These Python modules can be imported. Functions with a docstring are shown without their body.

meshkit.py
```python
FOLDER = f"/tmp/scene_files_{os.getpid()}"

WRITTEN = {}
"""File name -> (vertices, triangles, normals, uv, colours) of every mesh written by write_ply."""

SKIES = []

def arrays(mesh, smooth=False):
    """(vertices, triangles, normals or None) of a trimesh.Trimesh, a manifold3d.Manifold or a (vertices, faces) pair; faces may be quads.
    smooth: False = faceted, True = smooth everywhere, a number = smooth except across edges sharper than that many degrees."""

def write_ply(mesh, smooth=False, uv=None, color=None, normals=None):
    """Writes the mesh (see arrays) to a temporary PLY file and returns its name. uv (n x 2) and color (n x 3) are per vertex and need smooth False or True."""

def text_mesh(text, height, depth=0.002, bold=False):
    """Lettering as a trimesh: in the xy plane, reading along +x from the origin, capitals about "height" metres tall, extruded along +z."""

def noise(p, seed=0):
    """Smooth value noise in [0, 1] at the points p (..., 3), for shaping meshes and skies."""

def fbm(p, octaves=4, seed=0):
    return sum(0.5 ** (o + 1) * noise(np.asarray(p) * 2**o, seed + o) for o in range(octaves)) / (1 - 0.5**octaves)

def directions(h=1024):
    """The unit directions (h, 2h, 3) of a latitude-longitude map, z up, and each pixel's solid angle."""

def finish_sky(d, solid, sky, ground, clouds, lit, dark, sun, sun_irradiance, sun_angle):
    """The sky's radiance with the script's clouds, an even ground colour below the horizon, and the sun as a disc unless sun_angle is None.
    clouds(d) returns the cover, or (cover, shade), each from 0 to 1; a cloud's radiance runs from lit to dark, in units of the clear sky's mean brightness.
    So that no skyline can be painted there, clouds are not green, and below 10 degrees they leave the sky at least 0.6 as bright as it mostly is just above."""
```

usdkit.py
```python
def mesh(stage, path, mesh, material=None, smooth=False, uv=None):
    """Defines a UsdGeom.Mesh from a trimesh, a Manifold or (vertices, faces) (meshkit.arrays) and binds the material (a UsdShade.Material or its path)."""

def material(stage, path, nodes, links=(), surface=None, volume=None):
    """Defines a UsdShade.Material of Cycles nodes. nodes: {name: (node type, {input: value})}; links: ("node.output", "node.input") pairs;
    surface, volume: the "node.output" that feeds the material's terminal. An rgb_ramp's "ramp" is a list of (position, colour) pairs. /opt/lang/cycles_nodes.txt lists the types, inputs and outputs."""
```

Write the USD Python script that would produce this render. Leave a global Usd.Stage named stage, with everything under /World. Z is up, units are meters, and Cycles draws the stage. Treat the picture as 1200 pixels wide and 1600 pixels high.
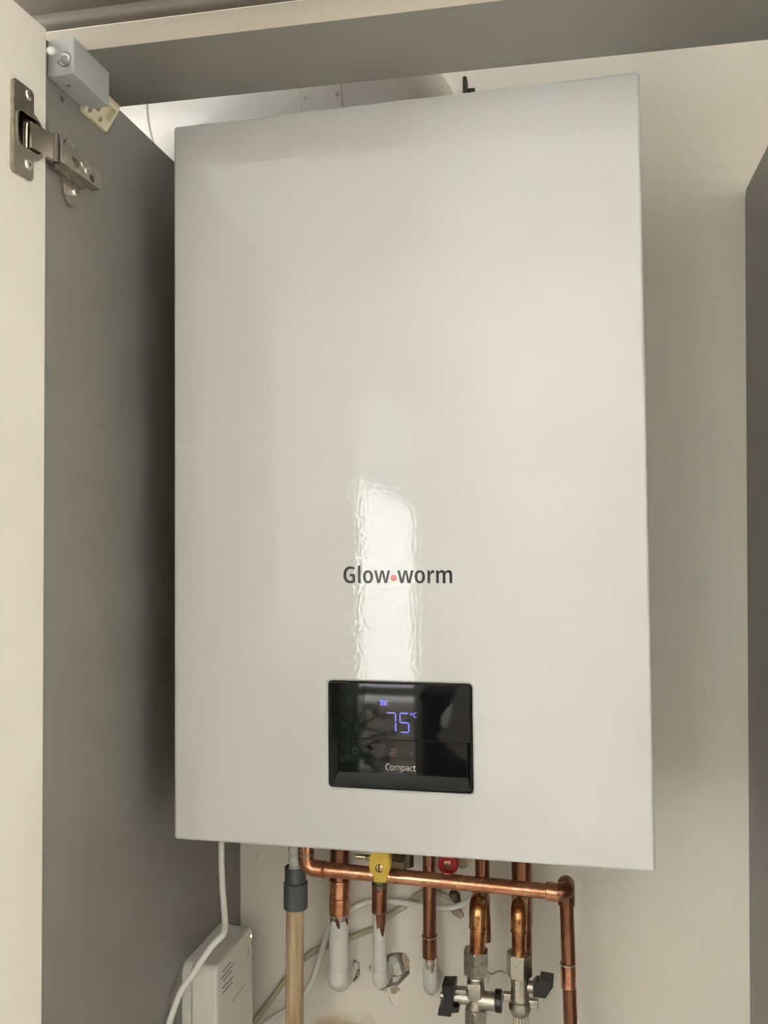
import math, numpy as np, trimesh, manifold3d, usdkit, meshkit
from manifold3d import Manifold, CrossSection
from shapely.geometry import Polygon, box as sbox
from shapely import affinity
from pxr import Usd, UsdGeom, UsdLux, UsdShade, Gf, Sdf

stage = Usd.Stage.CreateInMemory()
UsdGeom.SetStageUpAxis(stage, 'Z'); UsdGeom.SetStageMetersPerUnit(stage, 1.0)
UsdGeom.Xform.Define(stage, '/World'); UsdGeom.Scope.Define(stage, '/World/Looks')

# ---------------------------------------------------------------- camera, daylight, unseen lights, exposure
# working frame: x right, y towards the wall, z up, origin at the middle of the boiler's front; the room's floor lies Z0 below it
Z0 = 1.56
FPX = 1346.41                                     # focal length for the 1200 x 1600 frame
CAM = np.array([0.13946581, -0.70011026, -0.05804196])
ROT = np.array([[0.97757368, 0.21039907, -0.00905182], [-0.01616979, 0.03213512, -0.99935273], [-0.209972, 0.97708729, 0.03481655]])  # rows: right, down, forward
camera = UsdGeom.Camera.Define(stage, '/World/camera')
m4 = np.eye(4); m4[0, :3] = ROT[0]; m4[1, :3] = -ROT[1]; m4[2, :3] = -ROT[2]; m4[3, :3] = CAM + [0, 0, Z0]
camera.AddTransformOp().Set(Gf.Matrix4d(m4.tolist()))
camera.CreateHorizontalApertureAttr(36.0); camera.CreateVerticalApertureAttr(48.0)
camera.CreateFocalLengthAttr(36.0 * FPX / 1200); camera.CreateClippingRangeAttr(Gf.Vec2f(0.02, 200))
camera.CreateExposureAttr(EXPOSURE := 0.50)

sky = UsdLux.DomeLight.Define(stage, '/World/overcast_sky')
sky.CreateColorAttr(Gf.Vec3f(0.92, 0.95, 1.0)); sky.CreateIntensityAttr(4.6)
sun = UsdLux.DistantLight.Define(stage, '/World/sun')
sun.CreateIntensityAttr(80.0); sun.CreateAngleAttr(1.0); sun.CreateColorAttr(Gf.Vec3f(1.0, 0.95, 0.86))
sun.AddRotateXYZOp().Set(Gf.Vec3f(-42, 0, 48))

def unseen_rect_light(name, centre, size, aim, power, color):
    """rectangle light out of view that brightens the room, centred and aimed as given"""
    l = UsdLux.RectLight.Define(stage, '/World/' + name)
    l.CreateWidthAttr(size[0]); l.CreateHeightAttr(size[1]); l.CreateIntensityAttr(power); l.CreateColorAttr(Gf.Vec3f(*color))
    z = -np.array(aim, float) / np.linalg.norm(aim); x = np.cross([0, 0, 1], z); x /= np.linalg.norm(x); y = np.cross(z, x)
    m = np.eye(4); m[0, :3], m[1, :3], m[2, :3], m[3, :3] = x, y, z, np.array(centre) + [0, 0, Z0]
    l.AddTransformOp().Set(Gf.Matrix4d(m.tolist()))
unseen_rect_light('unseen_far_window_light', (-1.72, -2.47, -0.35), (0.46, 1.96), (0, 1, 0), 3.6, (1.0, 0.97, 0.93))  # unseen window light, placed to brighten the right panel and lower wall
unseen_rect_light('added_fill_light', (0.2, -2.0, 0.93), (2.4, 0.3), (0, -0.5, -1), 8.0, (1.0, 0.965, 0.92))      # added fill light under the ceiling, washing the far wall

# ---------------------------------------------------------------- materials
LOOKS = {}
def mat(name, base, rough=0.5, metal=0.0, tone=0.0, scale=30.0, base2=None, lo=0.4, hi=0.6, bump=0.0, bscale=200.0, bdetail=2.0, emit=None, estr=0.0, ior=1.5, stretch=None, rvar=0.0):
    n = {'p': ('principled_bsdf', {'base_color': base, 'roughness': rough, 'metallic': metal, 'ior': ior})}
    l = []
    n['g'] = ('geometry', {})
    src = 'g.position'
    if stretch is not None:
        n['map'] = ('mapping', {'scale': stretch}); l.append(('g.position', 'map.vector')); src = 'map.vector'
    if base2 is not None or tone:
        b2 = base2 if base2 is not None else tuple(c * (1 - tone) for c in base)
        n['n'] = ('noise_texture', {'scale': scale, 'detail': 4.0, 'roughness': 0.6})
        n['r'] = ('rgb_ramp', {'ramp': [(lo, base), (hi, b2)]})
        l += [(src, 'n.vector'), ('n.fac', 'r.fac'), ('r.color', 'p.base_color')]
        if rvar:
            n['rr'] = ('map_range', {'from_min': 0.3, 'from_max': 0.7, 'to_min': max(rough - rvar, .03), 'to_max': rough + rvar})
            l += [('n.fac', 'rr.value'), ('rr.result', 'p.roughness')]
    if bump:
        n['bn'] = ('noise_texture', {'scale': bscale, 'detail': bdetail, 'roughness': 0.5})
        n['b'] = ('bump', {'strength': 1.0, 'distance': bump})
        l += [(src, 'bn.vector'), ('bn.fac', 'b.height'), ('b.normal', 'p.normal')]
    if emit is not None:
        n['p'][1]['emission_color'] = emit; n['p'][1]['emission_strength'] = estr
    LOOKS[name] = usdkit.material(stage, '/World/Looks/' + name, n, l, surface='p.BSDF')
    return LOOKS[name]

mat('boiler_white', (0.535, 0.528, 0.503), 0.02, bump=0.000036, bscale=320.0, bdetail=0.0)
mat('casing_side', (0.55, 0.55, 0.53), 0.45)
mat('black_gloss', (0.004, 0.004, 0.005), 0.03, ior=1.42)
mat('black_frame', (0.009, 0.009, 0.009), 0.22, ior=1.22)
mat('black_satin', (0.010, 0.010, 0.010), 0.3)
mat('logo_ink', (0.014, 0.013, 0.013), 0.12, ior=1.3)
mat('logo_red', (0.55, 0.09, 0.07), 0.15)
mat('lit_blue', (0.01, 0.01, 0.05), 0.4, emit=(0.16, 0.17, 1.0), estr=1.3)
mat('icon_dim', (0.10, 0.07, 0.06), 0.3)
mat('icon_red', (0.16, 0.05, 0.045), 0.3)
mat('name_grey', (0.42, 0.40, 0.37), 0.3)
mat('cream_melamine', (0.87, 0.81, 0.715), 0.42, base2=(0.84, 0.775, 0.68), scale=9.0, lo=0.35, hi=0.75)
mat('grey_melamine', (0.262, 0.252, 0.226), 0.48, base2=(0.242, 0.230, 0.204), scale=14.0, lo=0.35, hi=0.7, bump=0.0001, bscale=900.0)
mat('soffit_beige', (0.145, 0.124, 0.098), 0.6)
mat('shaded_edge_cream', (0.38, 0.33, 0.265), 0.45)  # darker copy of the door cream; shade put into the edge colour
mat('cap_grey', (0.22, 0.225, 0.215), 0.45)
mat('damper_grey', (0.48, 0.49, 0.475), 0.4)
mat('plunger_lilac', (0.46, 0.45, 0.50), 0.35)
mat('clear_tip', (0.74, 0.74, 0.70), 0.25)
mat('cream_plastic', (0.80, 0.72, 0.53), 0.45)
mat('slot_shade', (0.03, 0.026, 0.02), 0.8)
mat('nickel', (0.56, 0.51, 0.44), 0.27, 1.0, tone=0.2, scale=90.0, rvar=0.06)
mat('bright_steel', (0.78, 0.73, 0.64), 0.16, 1.0)
mat('pin_dark', (0.16, 0.13, 0.11), 0.35, 1.0)
mat('valve_nickel', (0.58, 0.53, 0.45), 0.30, 1.0, tone=0.25, scale=160.0, rvar=0.08, bump=0.00006, bscale=1400.0)
mat('brass', (0.86, 0.68, 0.40), 0.22, 1.0, tone=0.25, scale=120.0)
mat('old_brass', (0.36, 0.31, 0.20), 0.42, 1.0, tone=0.3, scale=120.0)
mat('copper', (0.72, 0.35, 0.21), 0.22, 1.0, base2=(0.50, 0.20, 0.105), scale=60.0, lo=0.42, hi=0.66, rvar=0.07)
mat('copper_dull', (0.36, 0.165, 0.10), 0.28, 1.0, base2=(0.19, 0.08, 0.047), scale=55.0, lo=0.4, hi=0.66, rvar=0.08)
mat('copper_amber', (0.55, 0.29, 0.13), 0.2, 1.0, base2=(0.33, 0.125, 0.055), scale=70.0, lo=0.42, hi=0.62, rvar=0.06)
mat('solder', (0.62, 0.58, 0.52), 0.28, 1.0, base2=(0.40, 0.25, 0.15), scale=260.0, lo=0.45, hi=0.65)
mat('dark_collar', (0.20, 0.16, 0.12), 0.35, 0.8)
mat('burnt_copper', (0.20, 0.075, 0.04), 0.45, 0.5, base2=(0.11, 0.045, 0.03), scale=150.0)
mat('pipe_paint', (0.74, 0.735, 0.675), 0.42, base2=(0.66, 0.65, 0.59), scale=70.0, lo=0.4, hi=0.72, bump=0.0004, bscale=180.0)
mat('yellow_handle', (0.78, 0.55, 0.07), 0.4, base2=(0.70, 0.48, 0.06), scale=120.0)
mat('red_plastic', (0.48, 0.025, 0.03), 0.35)
mat('grey_pvc', (0.085, 0.095, 0.10), 0.42)
mat('white_hose', (0.62, 0.61, 0.56), 0.4)
mat('beige_pipe', (0.66, 0.50, 0.31), 0.45, base2=(0.36, 0.22, 0.11), scale=110.0, lo=0.44, hi=0.68, stretch=(1, 1, 0.06))
mat('white_cable', (0.80, 0.78, 0.72), 0.4)
mat('cream_cable', (0.52, 0.47, 0.33), 0.45, base2=(0.44, 0.38, 0.25), scale=60.0)
mat('box_white', (0.74, 0.71, 0.65), 0.42)
mat('print_grey', (0.16, 0.15, 0.14), 0.6)
mat('led_green', (0.3, 0.4, 0.1), 0.3, emit=(0.85, 0.9, 0.25), estr=6.0)
mat('flue_white', (0.68, 0.64, 0.575), 0.35)
mat('flue_joint', (0.54, 0.51, 0.46), 0.5)
mat('lever_grey', (0.12, 0.11, 0.085), 0.5)
mat('raw_plaster', (0.56, 0.45, 0.33), 0.9, tone=0.2, scale=120.0, bump=0.0008, bscale=300.0)
mat('plaster_dust', (0.82, 0.78, 0.70), 0.9, tone=0.15, scale=120.0, bump=0.0008, bscale=300.0)
mat('rust_dirt', (0.16, 0.12, 0.08), 0.85, tone=0.4, scale=200.0, bump=0.001, bscale=300.0)
mat('room_paint', (0.86, 0.84, 0.79), 0.8)
mat('ceiling_paint', (0.87, 0.86, 0.83), 0.85)
mat('floor_wood', (0.72, 0.67, 0.58), 0.5, base2=(0.66, 0.60, 0.51), scale=14.0, stretch=(6, 0.6, 1))
mat('worktop', (0.80, 0.77, 0.70), 0.4, tone=0.2, scale=90.0)
mat('frame_white', (0.78, 0.77, 0.74), 0.4)
mat('cloth_white', (0.80, 0.79, 0.76), 0.8)
mat('dark_wood', (0.035, 0.028, 0.024), 0.45)
mat('leaf_green', (0.11, 0.26, 0.06), 0.3, base2=(0.05, 0.14, 0.03), scale=12.0)
mat('terracotta', (0.42, 0.20, 0.12), 0.8)
mat('soil', (0.05, 0.035, 0.025), 0.9)
mat('brick_clay', (0.34, 0.28, 0.23), 0.85, base2=(0.24, 0.20, 0.17), scale=9.0)
mat('mortar', (0.50, 0.48, 0.44), 0.9)
mat('render_white', (0.86, 0.85, 0.82), 0.85)
mat('render_grey', (0.34, 0.33, 0.31), 0.85)
mat('roof_slate', (0.16, 0.16, 0.17), 0.7)
mat('paving', (0.42, 0.40, 0.37), 0.9, tone=0.2, scale=6.0)
usdkit.material(stage, '/World/Looks/window_glass', {'t': ('transparent_bsdf', {'color': (0.97, 0.98, 0.97)}), 'g': ('glossy_bsdf', {'roughness': 0.0}), 'f': ('fresnel', {'IOR': 1.45}), 'm': ('mix_closure', {})},
                [('f.fac', 'm.fac'), ('t.BSDF', 'm.closure1'), ('g.BSDF', 'm.closure2')], surface='m.closure')
usdkit.material(stage, '/World/Looks/net_cloth', {'t': ('translucent_bsdf', {'color': (0.85, 0.85, 0.82)}), 'd': ('diffuse_bsdf', {'color': (0.8, 0.8, 0.77)}), 'm': ('mix_closure', {'fac': 0.25})},
                [('t.BSDF', 'm.closure1'), ('d.BSDF', 'm.closure2')], surface='m.closure')
# the painted plaster behind the boiler, with its brown damp stain low on the wall and scuffs
usdkit.material(stage, '/World/Looks/wall_plaster', {
    'g': ('geometry', {}), 'n': ('noise_texture', {'scale': 5.0, 'detail': 5.0}), 'r': ('rgb_ramp', {'ramp': [(0.3, (0.83, 0.755, 0.655)), (0.7, (0.87, 0.80, 0.71))]}),
    'sub': ('vector_math', {'math_type': 'subtract', 'vector2': (-0.118, 0.265, Z0 - 0.618)}), 'mp': ('mapping', {'scale': (0.75, 1.0, 1.35)}), 'len': ('vector_math', {'math_type': 'length'}),
    'sn': ('noise_texture', {'scale': 38.0, 'detail': 4.0}), 'sm': ('math', {'math_type': 'multiply_add', 'value2': 0.035, 'value3': -0.018}), 'add': ('math', {'math_type': 'add'}),
    'sr': ('map_range', {'range_type': 'smoothstep', 'from_min': 0.016, 'from_max': 0.042, 'to_min': 0.75, 'to_max': 0.0, 'clamp': True}),
    'mx': ('mix', {'color2': (0.55, 0.38, 0.17)}),
    'bn': ('noise_texture', {'scale': 60.0, 'detail': 6.0}), 'b': ('bump', {'strength': 1.0, 'distance': 0.0011}), 'p': ('principled_bsdf', {'roughness': 0.7})},
    [('g.position', 'n.vector'), ('n.fac', 'r.fac'), ('g.position', 'sub.vector1'), ('sub.vector', 'mp.vector'), ('mp.vector', 'len.vector1'), ('g.position', 'sn.vector'), ('sn.fac', 'sm.value1'), ('len.value', 'add.value1'), ('sm.value', 'add.value2'),
     ('add.value', 'sr.value'), ('sr.result', 'mx.fac'), ('r.color', 'mx.color1'), ('mx.color', 'p.base_color'), ('g.position', 'bn.vector'), ('bn.fac', 'b.height'), ('b.normal', 'p.normal')], surface='p.BSDF')

# ---------------------------------------------------------------- naming
USED, BASES = {}, {}
def fresh(parent, name):
    k = USED.get((parent, name), 0); USED[(parent, name)] = k + 1
    return f'{parent}/{name}' if k == 0 else f'{parent}/{name}_{k:03d}'
def say(prim, **kw):
    for k, v in kw.items():
        if v: prim.SetCustomDataByKey(k, v)
def tri(m):
    if isinstance(m, Manifold):
        v, f, _ = meshkit.arrays(m); return trimesh.Trimesh(v, f, process=False)
    return m
def thing(name, label, cat, base, group=None, kind=None):
    p = fresh('/World', name); x = UsdGeom.Xform.Define(stage, p); b = np.array(base, float); BASES[p] = b
    x.AddTranslateOp().Set(Gf.Vec3d(b[0], b[1], b[2] + Z0)); say(x.GetPrim(), label=label, category=cat, group=group, kind=kind)
    return p
def obj(name, m, look, parent, smooth=35, label=None, kind=None):
    p = fresh(parent, name); b = BASES[parent]; BASES[p] = b; t = tri(m).copy(); t.apply_translation(-b)
    g = usdkit.mesh(stage, p, t, '/World/Looks/' + look, smooth=smooth); say(g.GetPrim(), label=label, kind=kind)
    return p
def top(name, m, look, smooth=35, label=None, cat=None, group=None, kind=None):
    t = tri(m).copy(); lo, hi = t.bounds; b = np.array([(lo[0] + hi[0]) / 2, (lo[1] + hi[1]) / 2, lo[2]]); t.apply_translation(-b)
    p = fresh('/World', name); BASES[p] = b
    g = usdkit.mesh(stage, p, t, '/World/Looks/' + look, smooth=smooth); g.AddTranslateOp().Set(Gf.Vec3d(b[0], b[1], b[2] + Z0))
    say(g.GetPrim(), label=label, category=cat, group=group, kind=kind)
    return p
def struct(name, m, look, smooth=35, label=None): return top(name, m, look, smooth, label, kind='structure')

# ---------------------------------------------------------------- shapes
def ray(px, py): return np.array([(px - 600) / FPX, (py - 800) / FPX, 1.0]) @ ROT
def on(px, py, axis, val):
    """the point of the plane axis = val that was measured at this place of the photograph"""
    d = ray(px, py); return CAM + d * (val - CAM[axis]) / d[axis]
def px_size(p): return ((np.array(p) - CAM) @ ROT[2]) / FPX          # metres per pixel at a point
def cat(*ms): return trimesh.util.concatenate([tri(m) for m in ms])
def hull(pts): return Manifold.hull_points(np.asarray(pts, np.float64))
def bx(x0, x1, y0, y1, z0, z1): return Manifold.cube((x1 - x0, y1 - y0, z1 - z0)).translate((x0, y0, z0))
def ball(c, r, n=16): return Manifold.sphere(r, n).translate(tuple(map(float, c)))
def rbx(x0, x1, y0, y1, z0, z1, r=0.001, n=12):
    return Manifold.batch_hull([ball((x, y, z), r, n) for x in (x0 + r, x1 - r) for y in (y0 + r, y1 - r) for z in (z0 + r, z1 - r)])
def frame_of(axis):
    a = np.array(axis, float) / np.linalg.norm(axis); h = np.array([0, 0, 1.0]) if abs(a[2]) < 0.9 else np.array([1.0, 0, 0])
    u = np.cross(h, a); u /= np.linalg.norm(u); return u, np.cross(a, u), a
def place(m, o, axis):
    u, v, a = frame_of(axis); T = np.eye(4); T[:3, 0], T[:3, 1], T[:3, 2], T[:3, 3] = u, v, a, o
    t = tri(m).copy(); t.apply_transform(T); return t
def lathe(profile, o, axis=(0, 0, 1), n=28):
    """profile: (along, radius) pairs; closed at both ends"""
    pr = [(profile[0][0], 0.0)] + list(profile) + [(profile[-1][0], 0.0)]
    v, f = [], []
    for h, r in pr:
        for k in range(n): v.append((r * math.cos(2 * math.pi * k / n), r * math.sin(2 * math.pi * k / n), h))
    for i in range(len(pr) - 1):
        for k in range(n):
            a, b, c, d = i * n + k, i * n + (k + 1) % n, (i + 1) * n + (k + 1) % n, (i + 1) * n + k
            if pr[i][1] > 0: f.append((a, b, c)) if pr[i + 1][1] == 0 else f.extend([(a, b, c), (a, c, d)])
            elif pr[i + 1][1] > 0: f.append((a, c, d))
    return place(trimesh.Trimesh(v, f, process=False), o, axis)
def cyl(p0, p1, r, r1=None, n=28, ch=0.0):
    p0, p1 = np.array(p0, float), np.array(p1, float); L = np.linalg.norm(p1 - p0); r1 = r if r1 is None else r1
    pr = [(0, r), (L, r1)] if ch <= 0 else [(0, r - ch), (ch, r), (L - ch, r1), (L, r1 - ch)]
    return lathe(pr, p0, p1 - p0, n)
def hexnut(p0, p1, r, turn=0.0, ch=0.0012):
    p0, p1 = np.array(p0, float), np.array(p1, float); L = np.linalg.norm(p1 - p0)
    h = Manifold.cylinder(L, r, r, 6).rotate((0, 0, turn))
    a = r * 0.955
    cone = Manifold.revolve(CrossSection([[(0, 0), (a, 0), (r * 1.02, ch * 1.1), (r * 1.02, L - ch * 1.1), (a, L), (0, L)]]), 40)
    return place(h ^ cone, p0, p1 - p0)
def fillet(pts, radii, n=9):
    pts = [np.array(p, float) for p in pts]; out = [pts[0]]
    radii = [radii] * (len(pts) - 2) if np.isscalar(radii) else radii
    for i in range(1, len(pts) - 1):
        a, b, c = pts[i - 1], pts[i], pts[i + 1]; u = (a - b) / np.linalg.norm(a - b); w = (c - b) / np.linalg.norm(c - b)
        half = math.acos(np.clip(u @ w, -1, 1)) / 2; d = min(radii[i - 1] / math.tan(half), 0.49 * np.linalg.norm(a - b), 0.49 * np.linalg.norm(c - b)); r = d * math.tan(half)
        bis = (u + w) / np.linalg.norm(u + w); ctr = b + bis * r / math.sin(half)
        s, e = b + u * d - ctr, b + w * d - ctr; ang = math.acos(np.clip(s @ e / (r * r), -1, 1))
        for k in range(n + 1):
            t = k / n; out.append(ctr + (math.sin((1 - t) * ang) * s + math.sin(t * ang) * e) / math.sin(ang))
    out.append(pts[-1]); return np.array(out)
def curve(pts, per=8):
    """smooth curve through the points"""
    p = np.array(pts, float); p = np.vstack([2 * p[0] - p[1], p, 2 * p[-1] - p[-2]]); out = []
    for i in range(1, len(p) - 2):
        for k in range(per):
            t = k / per; a, b, c, d = p[i - 1:i + 3]
            out.append(0.5 * (2 * b + (c - a) * t + (2 * a - 5 * b + 4 * c - d) * t * t + (3 * b - a - 3 * c + d) * t ** 3))
    return np.array(out + [p[-2]])
def tube(path, r, n=22):
    path = np.asarray(path, float); keep = np.r_[True, np.linalg.norm(np.diff(path, axis=0), axis=1) > 1e-7]; path = path[keep]
    r = np.broadcast_to(r, len(keep))[keep]
    t = np.gradient(path, axis=0); t /= np.linalg.norm(t, axis=1, keepdims=True); u = frame_of(t[0])[0]; v, f = [], []
    for i, (p, a) in enumerate(zip(path, t)):
        u = u - a * (u @ a); u /= np.linalg.norm(u); w = np.cross(a, u)
        v += [p + r[i] * (math.cos(2 * math.pi * k / n) * u + math.sin(2 * math.pi * k / n) * w) for k in range(n)]
    for i in range(len(path) - 1):
        for k in range(n):
            a, b, c, d = i * n + k, i * n + (k + 1) % n, (i + 1) * n + (k + 1) % n, (i + 1) * n + k; f += [(a, b, c), (a, c, d)]
    m = len(v); v += [path[0], path[-1]]; e = (len(path) - 1) * n
    for k in range(n): f += [(m, (k + 1) % n, k), (m + 1, e + k, e + (k + 1) % n)]
    return trimesh.Trimesh(v, f, process=False)
def poly(rings, depth, y):
    """a flat shape in the xz plane (rings of (x, z)), its front face at y and depth metres thick behind it"""
    g = Polygon(rings[0], rings[1:]) if not isinstance(rings, Polygon) else rings
    t = trimesh.creation.extrude_polygon(g, depth, engine='earcut')
    t.apply_transform(np.array([[1, 0, 0, 0], [0, 0, -1, y + depth], [0, 1, 0, 0], [0, 0, 0, 1.0]])); return t
def prism_m(ring, axis, a, b):
    """Manifold prism of a polygon; axis 0: ring of (y, z), 1: ring of (x, z), 2: ring of (x, y)"""
    r = np.array(ring, float)
    if ((r[:, 0] * np.roll(r[:, 1], -1)) - (r[:, 1] * np.roll(r[:, 0], -1))).sum() < 0: r = r[::-1]
    m = Manifold.extrude(CrossSection([r]), b - a)
    if axis == 2: return m.translate((0, 0, a))
    if axis == 0: return m.transform(np.array([[0, 0, 1, a], [1, 0, 0, 0], [0, 1, 0, 0]], float))
    return m.transform(np.array([[1, 0, 0, 0], [0, 0, -1, b], [0, 1, 0, 0]], float))
def rrect(x0, x1, z0, z1, r, n=6):
    return [(cx + r * math.cos(a), cz + r * math.sin(a)) for cx, cz, s in ((x1 - r, z1 - r, 0), (x0 + r, z1 - r, 1), (x0 + r, z0 + r, 2), (x1 - r, z0 + r, 3)) for a in np.linspace(s * math.pi / 2, (s + 1) * math.pi / 2, n)]
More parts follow.
